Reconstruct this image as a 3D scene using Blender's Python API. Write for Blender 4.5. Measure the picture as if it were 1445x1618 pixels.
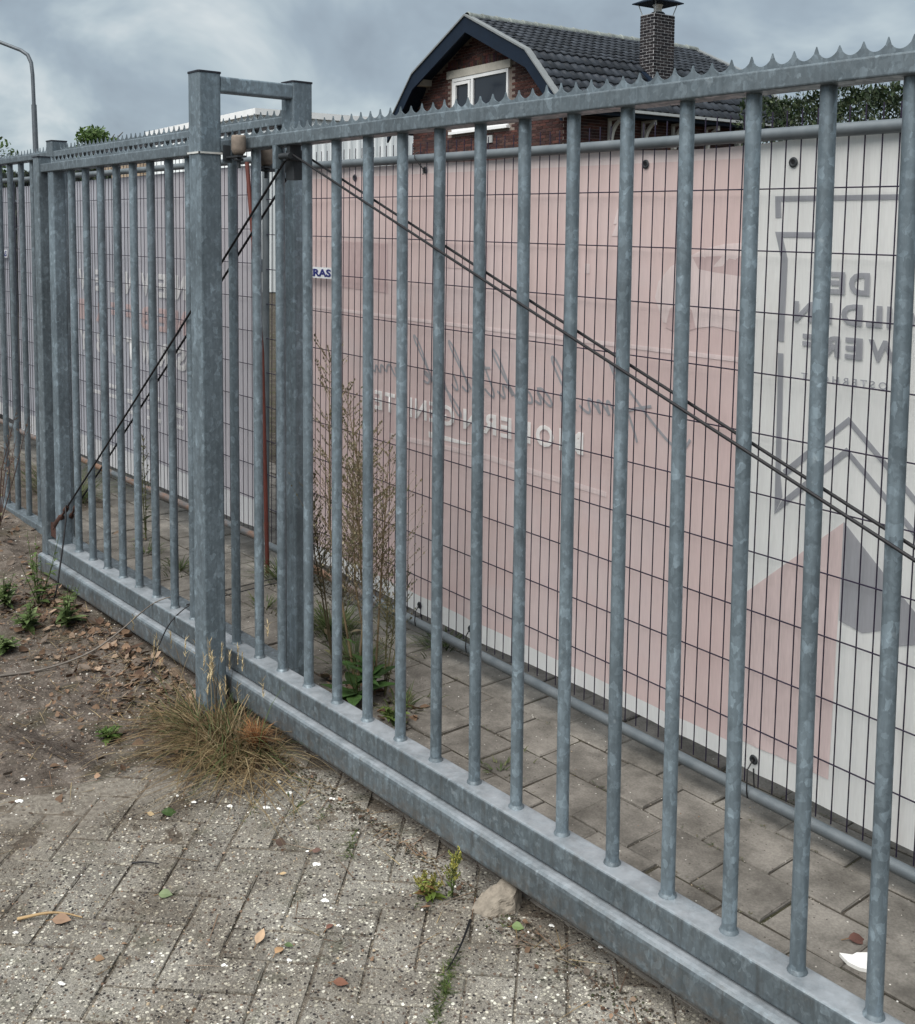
import bpy, bmesh, math, random
import numpy as np
from mathutils import Vector, Matrix, noise
random.seed(7)
R = random.Random(11)
for o in list(bpy.data.objects): bpy.data.objects.remove(o)
scene = bpy.context.scene
col = scene.collection
GZ = 0.205                      # height of the gate's bottom rail top above the ground

# ------------------------------------------------------------------ camera
cam = bpy.data.cameras.new('camera'); camo = bpy.data.objects.new('camera', cam); col.objects.link(camo)
F, CX, CY = 1741.46, 722.33, 522.87
yaw, pit, rol = 0.8725865, -0.0839555, 0.0081988
fw = Vector((-math.sin(yaw)*math.cos(pit), math.cos(yaw)*math.cos(pit), math.sin(pit)))
rt = Vector((math.cos(yaw), math.sin(yaw), 0)); up = rt.cross(fw)
r2 = rt*math.cos(rol) + up*math.sin(rol); u2 = up*math.cos(rol) - rt*math.sin(rol)
m = Matrix((r2, u2, -fw)).transposed().to_4x4()
m.translation = Vector((2.555168, -1.706683, 1.325171+GZ))
camo.matrix_world = m
cam.sensor_fit = 'HORIZONTAL'; cam.sensor_width = 36
cam.lens = F/1445*36
cam.shift_x = -(CX-722.5)/1445; cam.shift_y = (CY-809)/1445
cam.clip_start = .05; cam.clip_end = 3000
scene.camera = camo

# ------------------------------------------------------------------ sky, sun, exposure
SUN_EL, SUN_AZ = math.radians(57), math.radians(165)     # azimuth clockwise from +Y
w = bpy.data.worlds.new('World'); scene.world = w; w.use_nodes = True
nt = w.node_tree; nt.nodes.clear()
def N(t, **k):
    n = nt.nodes.new(t)
    for a, b in k.items(): setattr(n, a, b)
    return n
sky = N('ShaderNodeTexSky', sky_type='NISHITA'); sky.sun_disc = False
sky.sun_elevation = SUN_EL; sky.sun_rotation = SUN_AZ
bg1 = N('ShaderNodeBackground'); bg1.inputs[1].default_value = .045
nt.links.new(sky.outputs[0], bg1.inputs[0])
tc = N('ShaderNodeTexCoord')
# clouds on a flat layer: direction divided by its height
sep = N('ShaderNodeSeparateXYZ'); nt.links.new(tc.outputs['Generated'], sep.inputs[0])
mx = N('ShaderNodeMath', operation='MAXIMUM'); nt.links.new(sep.outputs[2], mx.inputs[0]); mx.inputs[1].default_value = 0
ad = N('ShaderNodeMath', operation='ADD'); nt.links.new(mx.outputs[0], ad.inputs[0]); ad.inputs[1].default_value = .52
dx = N('ShaderNodeMath', operation='DIVIDE'); dy = N('ShaderNodeMath', operation='DIVIDE')
nt.links.new(sep.outputs[0], dx.inputs[0]); nt.links.new(ad.outputs[0], dx.inputs[1])
nt.links.new(sep.outputs[1], dy.inputs[0]); nt.links.new(ad.outputs[0], dy.inputs[1])
cmb = N('ShaderNodeCombineXYZ'); nt.links.new(dx.outputs[0], cmb.inputs[0]); nt.links.new(dy.outputs[0], cmb.inputs[1])
nz = N('ShaderNodeTexNoise'); nz.inputs['Scale'].default_value = 3.3; nz.inputs['Detail'].default_value = 5
nz.inputs['Roughness'].default_value = .56; nz.inputs['Distortion'].default_value = .35
nt.links.new(cmb.outputs[0], nz.inputs['Vector'])
rmp = N('ShaderNodeValToRGB'); nt.links.new(nz.outputs[0], rmp.inputs[0])
cr = rmp.color_ramp
cr.elements[0].position = .30; cr.elements[0].color = (.27, .325, .385, 1)
cr.elements[1].position = .69; cr.elements[1].color = (.70, .745, .76, 1)
e = cr.elements.new(.46); e.color = (.35, .425, .49, 1)
e = cr.elements.new(.56); e.color = (.475, .555, .60, 1)
bg2 = N('ShaderNodeBackground'); bg2.inputs[1].default_value = .41; nt.links.new(rmp.outputs[0], bg2.inputs[0])
mixs = N('ShaderNodeMixShader'); mixs.inputs[0].default_value = .93
out = N('ShaderNodeOutputWorld')
nt.links.new(bg1.outputs[0], mixs.inputs[1]); nt.links.new(bg2.outputs[0], mixs.inputs[2]); nt.links.new(mixs.outputs[0], out.inputs[0])
sun = bpy.data.lights.new('sun', 'SUN'); sun.energy = 2.25; sun.angle = math.radians(65); sun.color = (1, .965, .92)
suno = bpy.data.objects.new('sun', sun); col.objects.link(suno)
sd = Vector((math.sin(SUN_AZ)*math.cos(SUN_EL), math.cos(SUN_AZ)*math.cos(SUN_EL), math.sin(SUN_EL)))
suno.rotation_euler = sd.to_track_quat('Z', 'Y').to_euler(); suno.location = (0, -3, 8)
scene.view_settings.view_transform = 'Standard'; scene.view_settings.look = 'None'
scene.view_settings.exposure = 1.35; scene.view_settings.gamma = 1
scene.cycles.max_bounces = 4; scene.cycles.diffuse_bounces = 2; scene.cycles.glossy_bounces = 2; scene.cycles.transmission_bounces = 2
scene.cycles.caustics_reflective = False; scene.cycles.caustics_refractive = False

# ------------------------------------------------------------------ material helpers
class Mat:
    def __init__(s, name, rough=.6, metal=0, spec=.5):
        s.m = bpy.data.materials.new(name); s.m.use_nodes = True
        s.t = s.m.node_tree; s.t.nodes.clear()
        s.o = s.n('ShaderNodeOutputMaterial'); s.b = s.n('ShaderNodeBsdfPrincipled')
        s.l(s.b.outputs[0], s.o.inputs[0])
        s.b.inputs['Roughness'].default_value = rough; s.b.inputs['Metallic'].default_value = metal
        s.b.inputs['Specular IOR Level'].default_value = spec
    def n(s, t, **k):
        n = s.t.nodes.new(t)
        for a, b in k.items(): setattr(n, a, b)
        return n
    def l(s, a, b): s.t.links.new(a, b)
    def pos(s, scale=(1, 1, 1)):
        g = s.n('ShaderNodeNewGeometry'); mp = s.n('ShaderNodeMapping'); mp.inputs['Scale'].default_value = scale
        s.l(g.outputs['Position'], mp.inputs[0]); return mp.outputs[0]
    def noise(s, scale, detail=4, rough=.55, vec=None, dist=0):
        n = s.n('ShaderNodeTexNoise'); n.inputs['Scale'].default_value = scale; n.inputs['Detail'].default_value = detail
        n.inputs['Roughness'].default_value = rough; n.inputs['Distortion'].default_value = dist
        s.l(vec or s.pos(), n.inputs['Vector']); return n.outputs[0]
    def vor2(s, scale, vec=None):
        n = s.n('ShaderNodeTexVoronoi'); n.inputs['Scale'].default_value = scale
        s.l(vec or s.pos(), n.inputs['Vector']); return s.sepc(n.outputs['Color']), n.outputs['Distance']
    def vor(s, scale, vec=None, out='Color', feature='F1', rnd=1):
        n = s.n('ShaderNodeTexVoronoi', feature=feature); n.inputs['Scale'].default_value = scale; n.inputs['Randomness'].default_value = rnd
        s.l(vec or s.pos(), n.inputs['Vector']); return n.outputs[out]
    def ramp(s, fac, stops, interp='LINEAR'):
        n = s.n('ShaderNodeValToRGB'); c = n.color_ramp; c.interpolation = interp
        def C(v): return (v, v, v, 1) if not hasattr(v, '__len__') else (*v, 1)
        c.elements[0].position, c.elements[0].color = stops[0][0], C(stops[0][1])
        c.elements[1].position, c.elements[1].color = stops[-1][0], C(stops[-1][1])
        for p, v in stops[1:-1]:
            e = c.elements.new(p); e.color = C(v)
        s.l(fac, n.inputs[0]); return n.outputs[0]
    def mix(s, a, b, f, mode='MIX'):
        n = s.n('ShaderNodeMix', data_type='RGBA', blend_type=mode)
        for v, i in ((f, 0), (a, 6), (b, 7)):
            if hasattr(v, 'is_output'): s.l(v, n.inputs[i])
            elif i == 0: n.inputs[0].default_value = v
            else: n.inputs[i].default_value = (*v, 1) if len(v) == 3 else v
        return n.outputs[2]
    def math(s, op, a, b=None, clamp=False):
        n = s.n('ShaderNodeMath', operation=op); n.use_clamp = clamp
        for v, i in ((a, 0), (b, 1)):
            if v is None: continue
            if hasattr(v, 'is_output'): s.l(v, n.inputs[i])
            else: n.inputs[i].default_value = v
        return n.outputs[0]
    def bw(s, c):
        n = s.n('ShaderNodeRGBToBW'); s.l(c, n.inputs[0]); return n.outputs[0]
    def sepc(s, c):
        n = s.n('ShaderNodeSeparateColor'); s.l(c, n.inputs[0]); return n.outputs
    def col(s, c):
        if hasattr(c, 'is_output'): s.l(c, s.b.inputs['Base Color'])
        else: s.b.inputs['Base Color'].default_value = (*c, 1)
        return s
    def rough(s, c): s.l(c, s.b.inputs['Roughness']); return s
    def bump(s, h, strength=.3, dist=.01):
        n = s.n('ShaderNodeBump'); n.inputs['Strength'].default_value = strength; n.inputs['Distance'].default_value = dist
        s.l(h, n.inputs['Height']); s.l(n.outputs[0], s.b.inputs['Normal']); return s
    def rnd(s):
        return s.n('ShaderNodeObjectInfo').outputs['Random']
    def attr(s, name):
        n = s.n('ShaderNodeAttribute'); n.attribute_name = name; return n.outputs['Color']

def plain(name, c, rough=.6, metal=0, var=.18, scale=30, bump=.15, spec=.4):
    M = Mat(name, rough, metal, spec)
    n1 = M.noise(scale, 5); n2 = M.noise(scale*.13, 3)
    f = M.mix(n1, n2, .5)
    lo = tuple(v*(1-var*1.6) for v in c); hi = tuple(min(1, v*(1+var*1.6)) for v in c)
    M.col(M.ramp(f, [(.3, lo), (.7, hi)])); M.bump(n1, bump, .003)
    return M.m

def galv(name, base=(.148, .187, .214), streak=1.0, dirt=.0):
    M = Mat(name, .5, .35, .45)
    warp = M.n('ShaderNodeVectorMath', operation='ADD')
    nv = M.n('ShaderNodeTexNoise'); nv.inputs['Scale'].default_value = 55; nv.inputs['Detail'].default_value = 3
    p = M.pos((1, 1, .72)); M.l(p, nv.inputs['Vector'])
    sc = M.n('ShaderNodeVectorMath', operation='SCALE'); M.l(nv.outputs['Color'], sc.inputs[0]); sc.inputs['Scale'].default_value = .022
    M.l(p, warp.inputs[0]); M.l(sc.outputs[0], warp.inputs[1])
    sp = M.sepc(M.vor(74, warp.outputs[0]))                       # zinc spangle flakes
    sp2 = M.sepc(M.vor(150, warp.outputs[0]))
    flake = M.ramp(sp[0], [(.0, .80), (.5, .94), (.8, 1.06), (1., 1.50)])
    fl2 = M.ramp(sp2[1], [(.0, .86), (.7, 1.0), (1., 1.25)])
    big = M.ramp(M.noise(5, 5), [(.3, .76), (.7, 1.22)])
    st = M.ramp(M.noise(1, 5, .6, M.pos((90, 90, 5))), [(.3, .84), (.72, 1.16)])
    c = M.mix(base, M.mix(flake, fl2, 1, 'MULTIPLY'), .75, 'MULTIPLY')
    c = M.mix(c, big, 1, 'MULTIPLY'); c = M.mix(c, st, streak, 'MULTIPLY')
    c = M.mix(c, M.ramp(M.rnd(), [(0, .86), (1, 1.16)]), 1, 'MULTIPLY')
    # pale chalky spots and small dark pits
    wh = M.ramp(M.noise(38, 3), [(.66, 0), (.76, 1)])
    c = M.mix(c, (.36, .41, .44), M.math('MULTIPLY', M.bw(wh), .35))
    pit = M.ramp(M.vor(210, None, 'Distance'), [(.0, 1), (.09, 0)])
    keep = M.ramp(M.noise(17, 2), [(.60, 0), (.68, 1)])
    c = M.mix(c, (.03, .035, .04), M.math('MULTIPLY', M.bw(pit), M.bw(keep)))
    if dirt:
        g = M.n('ShaderNodeNewGeometry'); sx = M.n('ShaderNodeSeparateXYZ'); M.l(g.outputs['Position'], sx.inputs[0])
        d = M.ramp(M.noise(24, 6, .7), [(.52, 0), (.68, 1)])
        c = M.mix(c, (.10, .09, .075), M.math('MULTIPLY', M.bw(d), dirt))
        low = M.math('MULTIPLY', M.math('MULTIPLY', M.math('SUBTRACT', .135, sx.outputs[2]), 14, True), M.bw(M.ramp(M.noise(30, 6, .7), [(.42, 0), (.66, 1)])))
        c = M.mix(c, (.12, .10, .082), M.math('MULTIPLY', low, .75))
        run = M.ramp(M.noise(1, 4, .6, M.pos((46, 46, 7))), [(.52, 0), (.70, 1)])
        c = M.mix(c, (.055, .055, .052), M.math('MULTIPLY', M.bw(run), .55))
        # overhead light painted into the colour of upward faces, broken up like zinc bloom
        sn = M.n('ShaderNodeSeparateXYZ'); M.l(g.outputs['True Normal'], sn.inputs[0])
        top_light = M.math('MULTIPLY', M.math('MULTIPLY', M.math('SUBTRACT', sn.outputs[2], .55), 2.2, True), M.bw(M.ramp(M.noise(13, 5, .65), [(.30, .35), (.62, 1)])))
        c = M.mix(c, (.36, .39, .42), M.math('MULTIPLY', top_light, .8))
    M.col(c); M.rough(M.ramp(sp[1], [(0, .38), (1, .62)])); M.bump(M.noise(140, 2), .08, .002)
    return M.m

M_GALV = galv('galvanised_steel')
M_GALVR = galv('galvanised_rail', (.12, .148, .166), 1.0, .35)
M_GALVD = galv('galvanised_old_fence', (.13, .16, .18))
M_CAP = plain('black_plastic_cap', (.012, .013, .02), .45)
M_RUST = plain('rusty_iron', (.045, .02, .014), .9, 0, .35, 80, .5)
M_DARKIRON = plain('dark_weathered_iron', (.045, .05, .055), .6, .5)
M_CABLE = plain('dark_steel_cable', (.012, .012, .014), .5, .3)
M_ROLLER = plain('worn_nylon_roller', (.17, .14, .115), .75, 0, .25, 60)
M_STRAP = plain('bright_steel_band', (.72, .71, .67), .35, .5)
M_WIRE = plain('fence_wire', (.022, .016, .036), .55, .4)
M_BLACK = plain('black_nylon', (.01, .01, .012), .5)

# tubes of the mesh panels: galvanised with rust in places
def tube_mat():
    M = Mat('panel_tube', .5, .3)
    c = M.ramp(M.noise(14, 5), [(.3, (.095, .115, .128)), (.7, (.155, .175, .188))])
    r = M.ramp(M.noise(3.2, 5, .6), [(.44, 0), (.54, 1)])
    g = M.n('ShaderNodeNewGeometry'); sx = M.n('ShaderNodeSeparateXYZ'); M.l(g.outputs['Position'], sx.inputs[0])
    wst = M.bw(M.ramp(M.math('MULTIPLY', M.math('ADD', sx.outputs[0], .9), -3), [(0, 0), (1, 1)]))
    M.col(M.mix(c, (.24, .125, .07), M.math('MULTIPLY', M.math('MULTIPLY', M.math('MULTIPLY', M.bw(r), .8), wst), M.math('LESS_THAN', sx.outputs[2], .2)))); return M.m
M_TUBE = tube_mat()

def paver_mat(name='exposed_aggregate_concrete', mul=(.855, .895, .89)):
    M = Mat(name, .92, 0, .25)
    p = M.pos()
    v1, d1 = M.vor2(112, p)
    v2, d2 = M.vor2(230, p)
    base = M.ramp(M.noise(7, 6, .62), [(.25, (.135, .12, .105)), (.5, (.25, .23, .208)), (.75, (.34, .318, .29))])
    base = M.mix(base, M.ramp(M.noise(330, 2), [(.3, .5), (.7, 1.4)]), 1, 'MULTIPLY')
    peb = M.ramp(v1[0], [(0, (.022, .021, .024)), (.24, (.055, .048, .046)), (.42, (.14, .098, .076)), (.60, (.26, .24, .21)), (.78, (.40, .37, .32)), (.90, (.58, .54, .46)), (1, (.85, .82, .75))])
    m1 = M.math('MULTIPLY', M.bw(M.ramp(d1, [(.36, 1), (.46, 0)])), M.bw(M.ramp(v1[1], [(.22, 0), (.26, 1)])))
    c = M.mix(base, peb, m1)
    peb2 = M.ramp(v2[0], [(0, (.04, .036, .036)), (.5, (.22, .19, .165)), (1, (.68, .64, .56))])
    m2 = M.math('MULTIPLY', M.bw(M.ramp(d2, [(.32, 1), (.42, 0)])), M.bw(M.ramp(v2[1], [(.45, 0), (.49, 1)])))
    c = M.mix(c, peb2, m2)
    st = M.ramp(M.noise(2.6, 6, .65), [(.36, (.44, .39, .34)), (.60, (1., .985, .96))])
    c = M.mix(c, st, .9, 'MULTIPLY')
    ms = M.bw(M.ramp(M.noise(8.5, 6, .7), [(.56, 0), (.68, 1)])); c = M.mix(c, (.055, .056, .032), M.math('MULTIPLY', ms, .5))
    r = M.ramp(M.rnd(), [(0, .90), (1, 1.07)]); c = M.mix(c, r, 1, 'MULTIPLY')
    # soil washed over the western pavers
    g = M.n('ShaderNodeNewGeometry'); sx = M.n('ShaderNodeSeparateXYZ'); M.l(g.outputs['Position'], sx.inputs[0])
    s = M.math('ADD', M.math('MULTIPLY', sx.outputs[0], -1.1), M.math('MULTIPLY', M.noise(5, 6, .65), 1.3))
    soil = M.bw(M.ramp(s, [(.72, 0), (1.35, 1)]))
    c = M.mix(c, M.ramp(M.noise(60, 4), [(.3, (.11, .09, .075)), (.7, (.27, .235, .20))]), M.math('MULTIPLY', soil, .85))
    M.col(M.mix(c, mul, 1, 'MULTIPLY'))
    M.bump(M.noise(120, 3, .65), .7, .005)
    return M.m
M_PAVER = paver_mat()

def tile_mat():
    M = Mat('grey_concrete_tile', .9, 0, .3)
    c = M.ramp(M.noise(4.5, 6, .6), [(.28, (.10, .092, .08)), (.55, (.185, .172, .153)), (.8, (.275, .256, .228))])
    c = M.mix(c, M.ramp(M.noise(170, 3), [(.3, .8), (.7, 1.15)]), 1, 'MULTIPLY')
    pit, d = M.vor2(70)
    mk = M.math('MULTIPLY', M.bw(M.ramp(d, [(.12, 1), (.2, 0)])), M.bw(M.ramp(pit[0], [(.72, 0), (.76, 1)])))
    c = M.mix(c, (.055, .045, .038), M.math('MULTIPLY', mk, .85))
    mk2 = M.math('MULTIPLY', M.bw(M.ramp(d, [(.1, 1), (.18, 0)])), M.bw(M.ramp(pit[1], [(.90, 0), (.93, 1)])))
    c = M.mix(c, (.62, .60, .55), mk2)
    st = M.ramp(M.noise(9, 5, .7), [(.35, .62), (.6, 1.)]); c = M.mix(c, st, .7, 'MULTIPLY')
    r = M.ramp(M.rnd(), [(0, .86), (1, 1.1)]); c = M.mix(c, r, 1, 'MULTIPLY')
    M.col(c); M.bump(M.noise(70, 4, .7), .35, .004); return M.m
M_TILE = tile_mat()

def dirt_mat(name, lo, mid, hi, moss=.3):
    M = Mat(name, .97, 0, .15)
    c = M.ramp(M.noise(11, 8, .68), [(.28, lo), (.5, mid), (.74, hi)])
    c = M.mix(c, M.ramp(M.noise(120, 4, .7), [(.3, .55), (.7, 1.35)]), 1, 'MULTIPLY')
    v, d = M.vor2(120)
    mk = M.math('MULTIPLY', M.bw(M.ramp(d, [(.2, 1), (.3, 0)])), M.bw(M.ramp(v[0], [(.80, 0), (.84, 1)])))
    c = M.mix(c, M.ramp(v[1], [(0, (.2, .17, .14)), (1, (.55, .52, .46))]), mk)
    ms = M.bw(M.ramp(M.noise(6, 5), [(.52, 0), (.66, 1)]))
    c = M.mix(c, (.045, .052, .018), M.math('MULTIPLY', ms, moss))
    M.col(c); M.bump(M.noise(60, 5, .75), .9, .012); return M.m
M_DIRT = dirt_mat('dry_soil', (.042, .034, .028), (.112, .094, .079), (.21, .183, .158), .25)
M_FILL = paver_mat('gritty_joint_fill', (.54, .53, .495))
M_JOINT = dirt_mat('joint_soil', (.03, .026, .02), (.06, .052, .042), (.10, .09, .075), .5)

def leafmat(name, c, var=.35, trans=.25, rough=.6):
    M = Mat(name, rough, 0, .3)
    v = M.attr('Col'); k = M.ramp(M.noise(20, 3), [(.3, 1-var), (.7, 1+var)])
    cc_ = M.mix(M.mix(c, v, 1, 'MULTIPLY'), k, 1, 'MULTIPLY'); M.col(cc_)
    tr = M.n('ShaderNodeBsdfTranslucent'); M.l(cc_, tr.inputs[0])
    mx = M.n('ShaderNodeMixShader'); mx.inputs[0].default_value = trans
    M.l(M.b.outputs[0], mx.inputs[1]); M.l(tr.outputs[0], mx.inputs[2]); M.l(mx.outputs[0], M.o.inputs[0])
    return M.m
M_LEAF = leafmat('vegetation', (1, 1, 1))
M_LEAFD = leafmat('dead_leaves', (1, 1, 1), .3, .1, .85)

# ------------------------------------------------------------------ mesh helpers
class MB:
    def __init__(s): s.v = []; s.f = []; s.c = []; s.uv = None; s.sm = []
    def add(s, vs, fs, c=(1, 1, 1), smooth=False):
        b = len(s.v); s.v += [tuple(v) for v in vs]
        for f in fs: s.f.append(tuple(i+b for i in f)); s.c.append(c); s.sm.append(smooth)
        return s
    def box(s, x0, x1, y0, y1, z0, z1, c=(1, 1, 1)):
        return s.add([(x0, y0, z0), (x1, y0, z0), (x1, y1, z0), (x0, y1, z0), (x0, y0, z1), (x1, y0, z1), (x1, y1, z1), (x0, y1, z1)],
                     [(0, 3, 2, 1), (4, 5, 6, 7), (0, 1, 5, 4), (1, 2, 6, 5), (2, 3, 7, 6), (3, 0, 4, 7)], c)
    def bar(s, a, b, axis, prof, c=(1, 1, 1), smooth=False, cap=True):
        """extrude closed 2D profile from a to b; axis=(U,V) world vectors of profile plane"""
        a = Vector(a); b = Vector(b); U, V = Vector(axis[0]), Vector(axis[1]); n = len(prof)
        vs = [a+U*p+V*q for p, q in prof]+[b+U*p+V*q for p, q in prof]
        fs = [(i, (i+1) % n, n+(i+1) % n, n+i) for i in range(n)]
        s.add(vs, fs, c, smooth)
        if cap: s.add(vs[:n], [tuple(range(n))[::-1]], c); s.add(vs[n:], [tuple(range(n))], c)
        return s
    def tube(s, pts, r, n=8, c=(1, 1, 1), cap=True):
        pts = [Vector(p) for p in pts]; rs = r if hasattr(r, '__len__') else [r]*len(pts)
        vs = []; pu = None
        for i, p in enumerate(pts):
            t = (pts[min(i+1, len(pts)-1)]-pts[max(i-1, 0)]).normalized()
            if pu is None:
                pu = t.cross(Vector((0, 0, 1)) if abs(t.z) < .9 else Vector((1, 0, 0))).normalized()
            pu = (pu-t*pu.dot(t)).normalized(); q = t.cross(pu)
            for k in range(n):
                a = 2*math.pi*k/n; vs.append(p+(pu*math.cos(a)+q*math.sin(a))*rs[i])
        fs = [(i*n+k, i*n+(k+1) % n, (i+1)*n+(k+1) % n, (i+1)*n+k) for i in range(len(pts)-1) for k in range(n)]
        s.add(vs, fs, c, True)
        if cap:
            s.add(vs[:n], [tuple(range(n))[::-1]], c); s.add(vs[-n:], [tuple(range(n))], c)
        return s
    def lathe(s, base, prof, n=16, c=(1, 1, 1)):
        base = Vector(base); vs = [base+Vector((r*math.cos(2*math.pi*k/n), r*math.sin(2*math.pi*k/n), z)) for r, z in prof for k in range(n)]
        fs = [(i*n+k, i*n+(k+1) % n, (i+1)*n+(k+1) % n, (i+1)*n+k) for i in range(len(prof)-1) for k in range(n)]
        return s.add(vs, fs, c, True)
    def prism(s, poly, P, n, th, c=(1, 1, 1)):
        """polygon (list of world points) thickened by th along n"""
        poly = [Vector(p) for p in poly]; n = Vector(n)*th; k = len(poly)
        s.add(poly+[p+n for p in poly], [tuple(range(k))[::-1], tuple(range(k, 2*k))]+[(i, (i+1) % k, k+(i+1) % k, k+i) for i in range(k)], c); return s
    def build(s, name, mat, parent=None, **kw):
        me = bpy.data.meshes.new(name); me.from_pydata(s.v, [], s.f)
        if mat: me.materials.append(mat)
        me.polygons.foreach_set('use_smooth', s.sm)
        ca = me.color_attributes.new('Col', 'FLOAT_COLOR', 'CORNER')
        cs = np.empty((len(me.loops), 4), np.float32); k = 0
        for f, c in zip(s.f, s.c):
            cs[k:k+len(f)] = (*c, 1); k += len(f)
        ca.data.foreach_set('color', cs.ravel()); me.update()
        return link(name, me, parent, **kw)
def mesh_only(mb, name, mat):
    o = mb.build(name, mat); me = o.data; bpy.data.objects.remove(o); return me
def link(name, me, parent=None, loc=None, rot=None, **kw):
    o = bpy.data.objects.new(name, me); col.objects.link(o)
    if parent: o.parent = parent
    if loc: o.location = loc
    if rot: o.rotation_euler = rot
    for a, b in kw.items(): o[a] = b
    return o
def thing(name, label, cat, loc=(0, 0, 0), group=None):
    o = link(name, None); o.location = loc; o.empty_display_size = .1
    o['label'] = label; o['category'] = cat
    if group: o['group'] = group
    return o
def rel(root): return root.location
def reparent_keep(o, root): o.parent = root; o.matrix_parent_inverse = Matrix.Translation(-root.location)
def kids(root, *objs):
    for o in objs: reparent_keep(o, root)
def rrect(x0, x1, y0, y1, r=.006, n=3):
    pts = []
    for cx, cy, a0 in ((x1-r, y1-r, 0), (x0+r, y1-r, 90), (x0+r, y0+r, 180), (x1-r, y0+r, 270)):
        for k in range(n+1):
            a = math.radians(a0+90*k/n); pts.append((cx+r*math.cos(a), cy+r*math.sin(a)))
    return pts
X, Y, Z = Vector((1, 0, 0)), Vector((0, 1, 0)), Vector((0, 0, 1))
def railx(name, x0, x1, y0, y1, z0, z1, mat, parent, r=.006):
    b = MB(); b.bar((x0, 0, 0), (x1, 0, 0), (Y, Z), rrect(y0, y1, z0, z1, r)); o = b.build(name, mat); kids(parent, o); return o
def postz(name, x0, x1, y0, y1, z0, z1, mat, parent, r=.007):
    b = MB(); b.bar((0, 0, z0), (0, 0, z1), (X, Y), rrect(x0, x1, y0, y1, r)); o = b.build(name, mat); kids(parent, o); return o
def spike_strip(x0, x1, y, zb, zmin, zt, mat, parent, pitch=.0437, th=.0035, name='spike_strip'):
    b = MB(); xs, zs = [], []
    n = int((x1-x0)/pitch)
    for i in range(n):
        for k in range(10):
            t = k/10; u = 2*t-1; xs.append(x0+(i+t)*pitch)
            zs.append(zmin+(zt-zmin)*(1-math.sqrt(max(0, 1-u*u*.999)))**.9)
    xs.append(x0+n*pitch); zs.append(zt)
    rj = random.Random(int(abs(x0)*1000)); tj = [rj.gauss(0, .0013) for _ in range(n+1)]
    zs = [z_+(tj[min(n, (k_+5)//10)] if z_ > zmin+.45*(zt-zmin) else 0)*((z_-zmin)/(zt-zmin)) for k_, z_ in enumerate(zs)]
    k = len(xs); vs = []
    for yy in (y-th/2, y+th/2):
        vs += [(x, yy, zb) for x in xs]+[(x, yy, z) for x, z in zip(xs, zs)]
    fs = []
    for i in range(k-1):
        fs += [(i, i+1, k+i+1, k+i), (2*k+i, 3*k+i, 3*k+i+1, 2*k+i+1), (k+i, k+i+1, 3*k+i+1, 3*k+i), (i, 2*k+i, 2*k+i+1, i+1)]
    b.add(vs, fs); o = b.build(name, mat); kids(parent, o); return o
def fbm(x, y, s=1, o=4, seed=0):
    v = 0; a = .5
    for i in range(o):
        v += a*noise.noise(Vector((x*s, y*s, seed+i*7.3))); s *= 2; a *= .5
    return v

# ------------------------------------------------------------------ ground
b = MB(); b.add([(-900, -900, -.03), (900, -900, -.03), (900, 900, -.03), (-900, 900, -.03)], [(0, 1, 2, 3)])
g = b.build('ground', M_JOINT, kind='structure')

# front yard: concrete pavers in herringbone, laid at 45 degrees to the gate
P = .1055; T0, N0 = .123, -.205
def paver_mesh(L, W, seed, th=.03):
    rr = random.Random(seed); bm = bmesh.new()
    bmesh.ops.create_cube(bm, size=1)
    for v in bm.verts: v.co = Vector((v.co.x*L, v.co.y*W, v.co.z*th-th/2))
    bmesh.ops.bevel(bm, geom=[e for e in bm.edges if any(abs(v.co.z) < 1e-6 for v in e.verts) and all(v.co.z > -th*.5 for v in e.verts)], offset=.0035, segments=1, affect='EDGES')
    for v in bm.verts: v.co += Vector((rr.uniform(-1, 1)*.0022, rr.uniform(-1, 1)*.0022, rr.uniform(-.6, .6)*.0008))
    me = bpy.data.meshes.new('paver'); bm.to_mesh(me); bm.free(); return me
pav_m = [paver_mesh(2*P-.0048, P-.0048, i) for i in range(6)]
for me in pav_m: me.materials.append(M_PAVER)
def fill_h(x, y):
    h = -.0042+fbm(x, y, 13, 4, 2)*.0085+fbm(x, y, 3.1, 3, 6)*.004
    return h+.0018*max(0, min(1, (.1-x)/.8))
b = MB(); nx, ny = 250, 120
vs = [(x, y, fill_h(x, y)) for x in np.linspace(-1.0, 2.3, nx+1) for y in np.linspace(-1.35, .03, ny+1)]
b.add(vs, [(i*(ny+1)+j, (i+1)*(ny+1)+j, (i+1)*(ny+1)+j+1, i*(ny+1)+j+1) for i in range(nx) for j in range(ny)], (1, 1, 1), True)
b.add([(-1.6, -3.4, -.004), (4.4, -3.4, -.004), (4.4, -1.35, -.004), (-1.6, -1.35, -.004)], [(0, 1, 2, 3)])
b.add([(2.3, -1.35, -.004), (4.4, -1.35, -.004), (4.4, .03, -.004), (2.3, .03, -.004)], [(0, 1, 2, 3)])
b.add([(-1.6, -1.35, -.004), (-1.0, -1.35, -.004), (-1.0, .03, -.004), (-1.6, .03, -.004)], [(0, 1, 2, 3)])
yard = b.build('paved_yard', M_FILL, kind='structure')
far_b = MB(); q45 = math.sqrt(.5); cnt = 0
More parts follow.
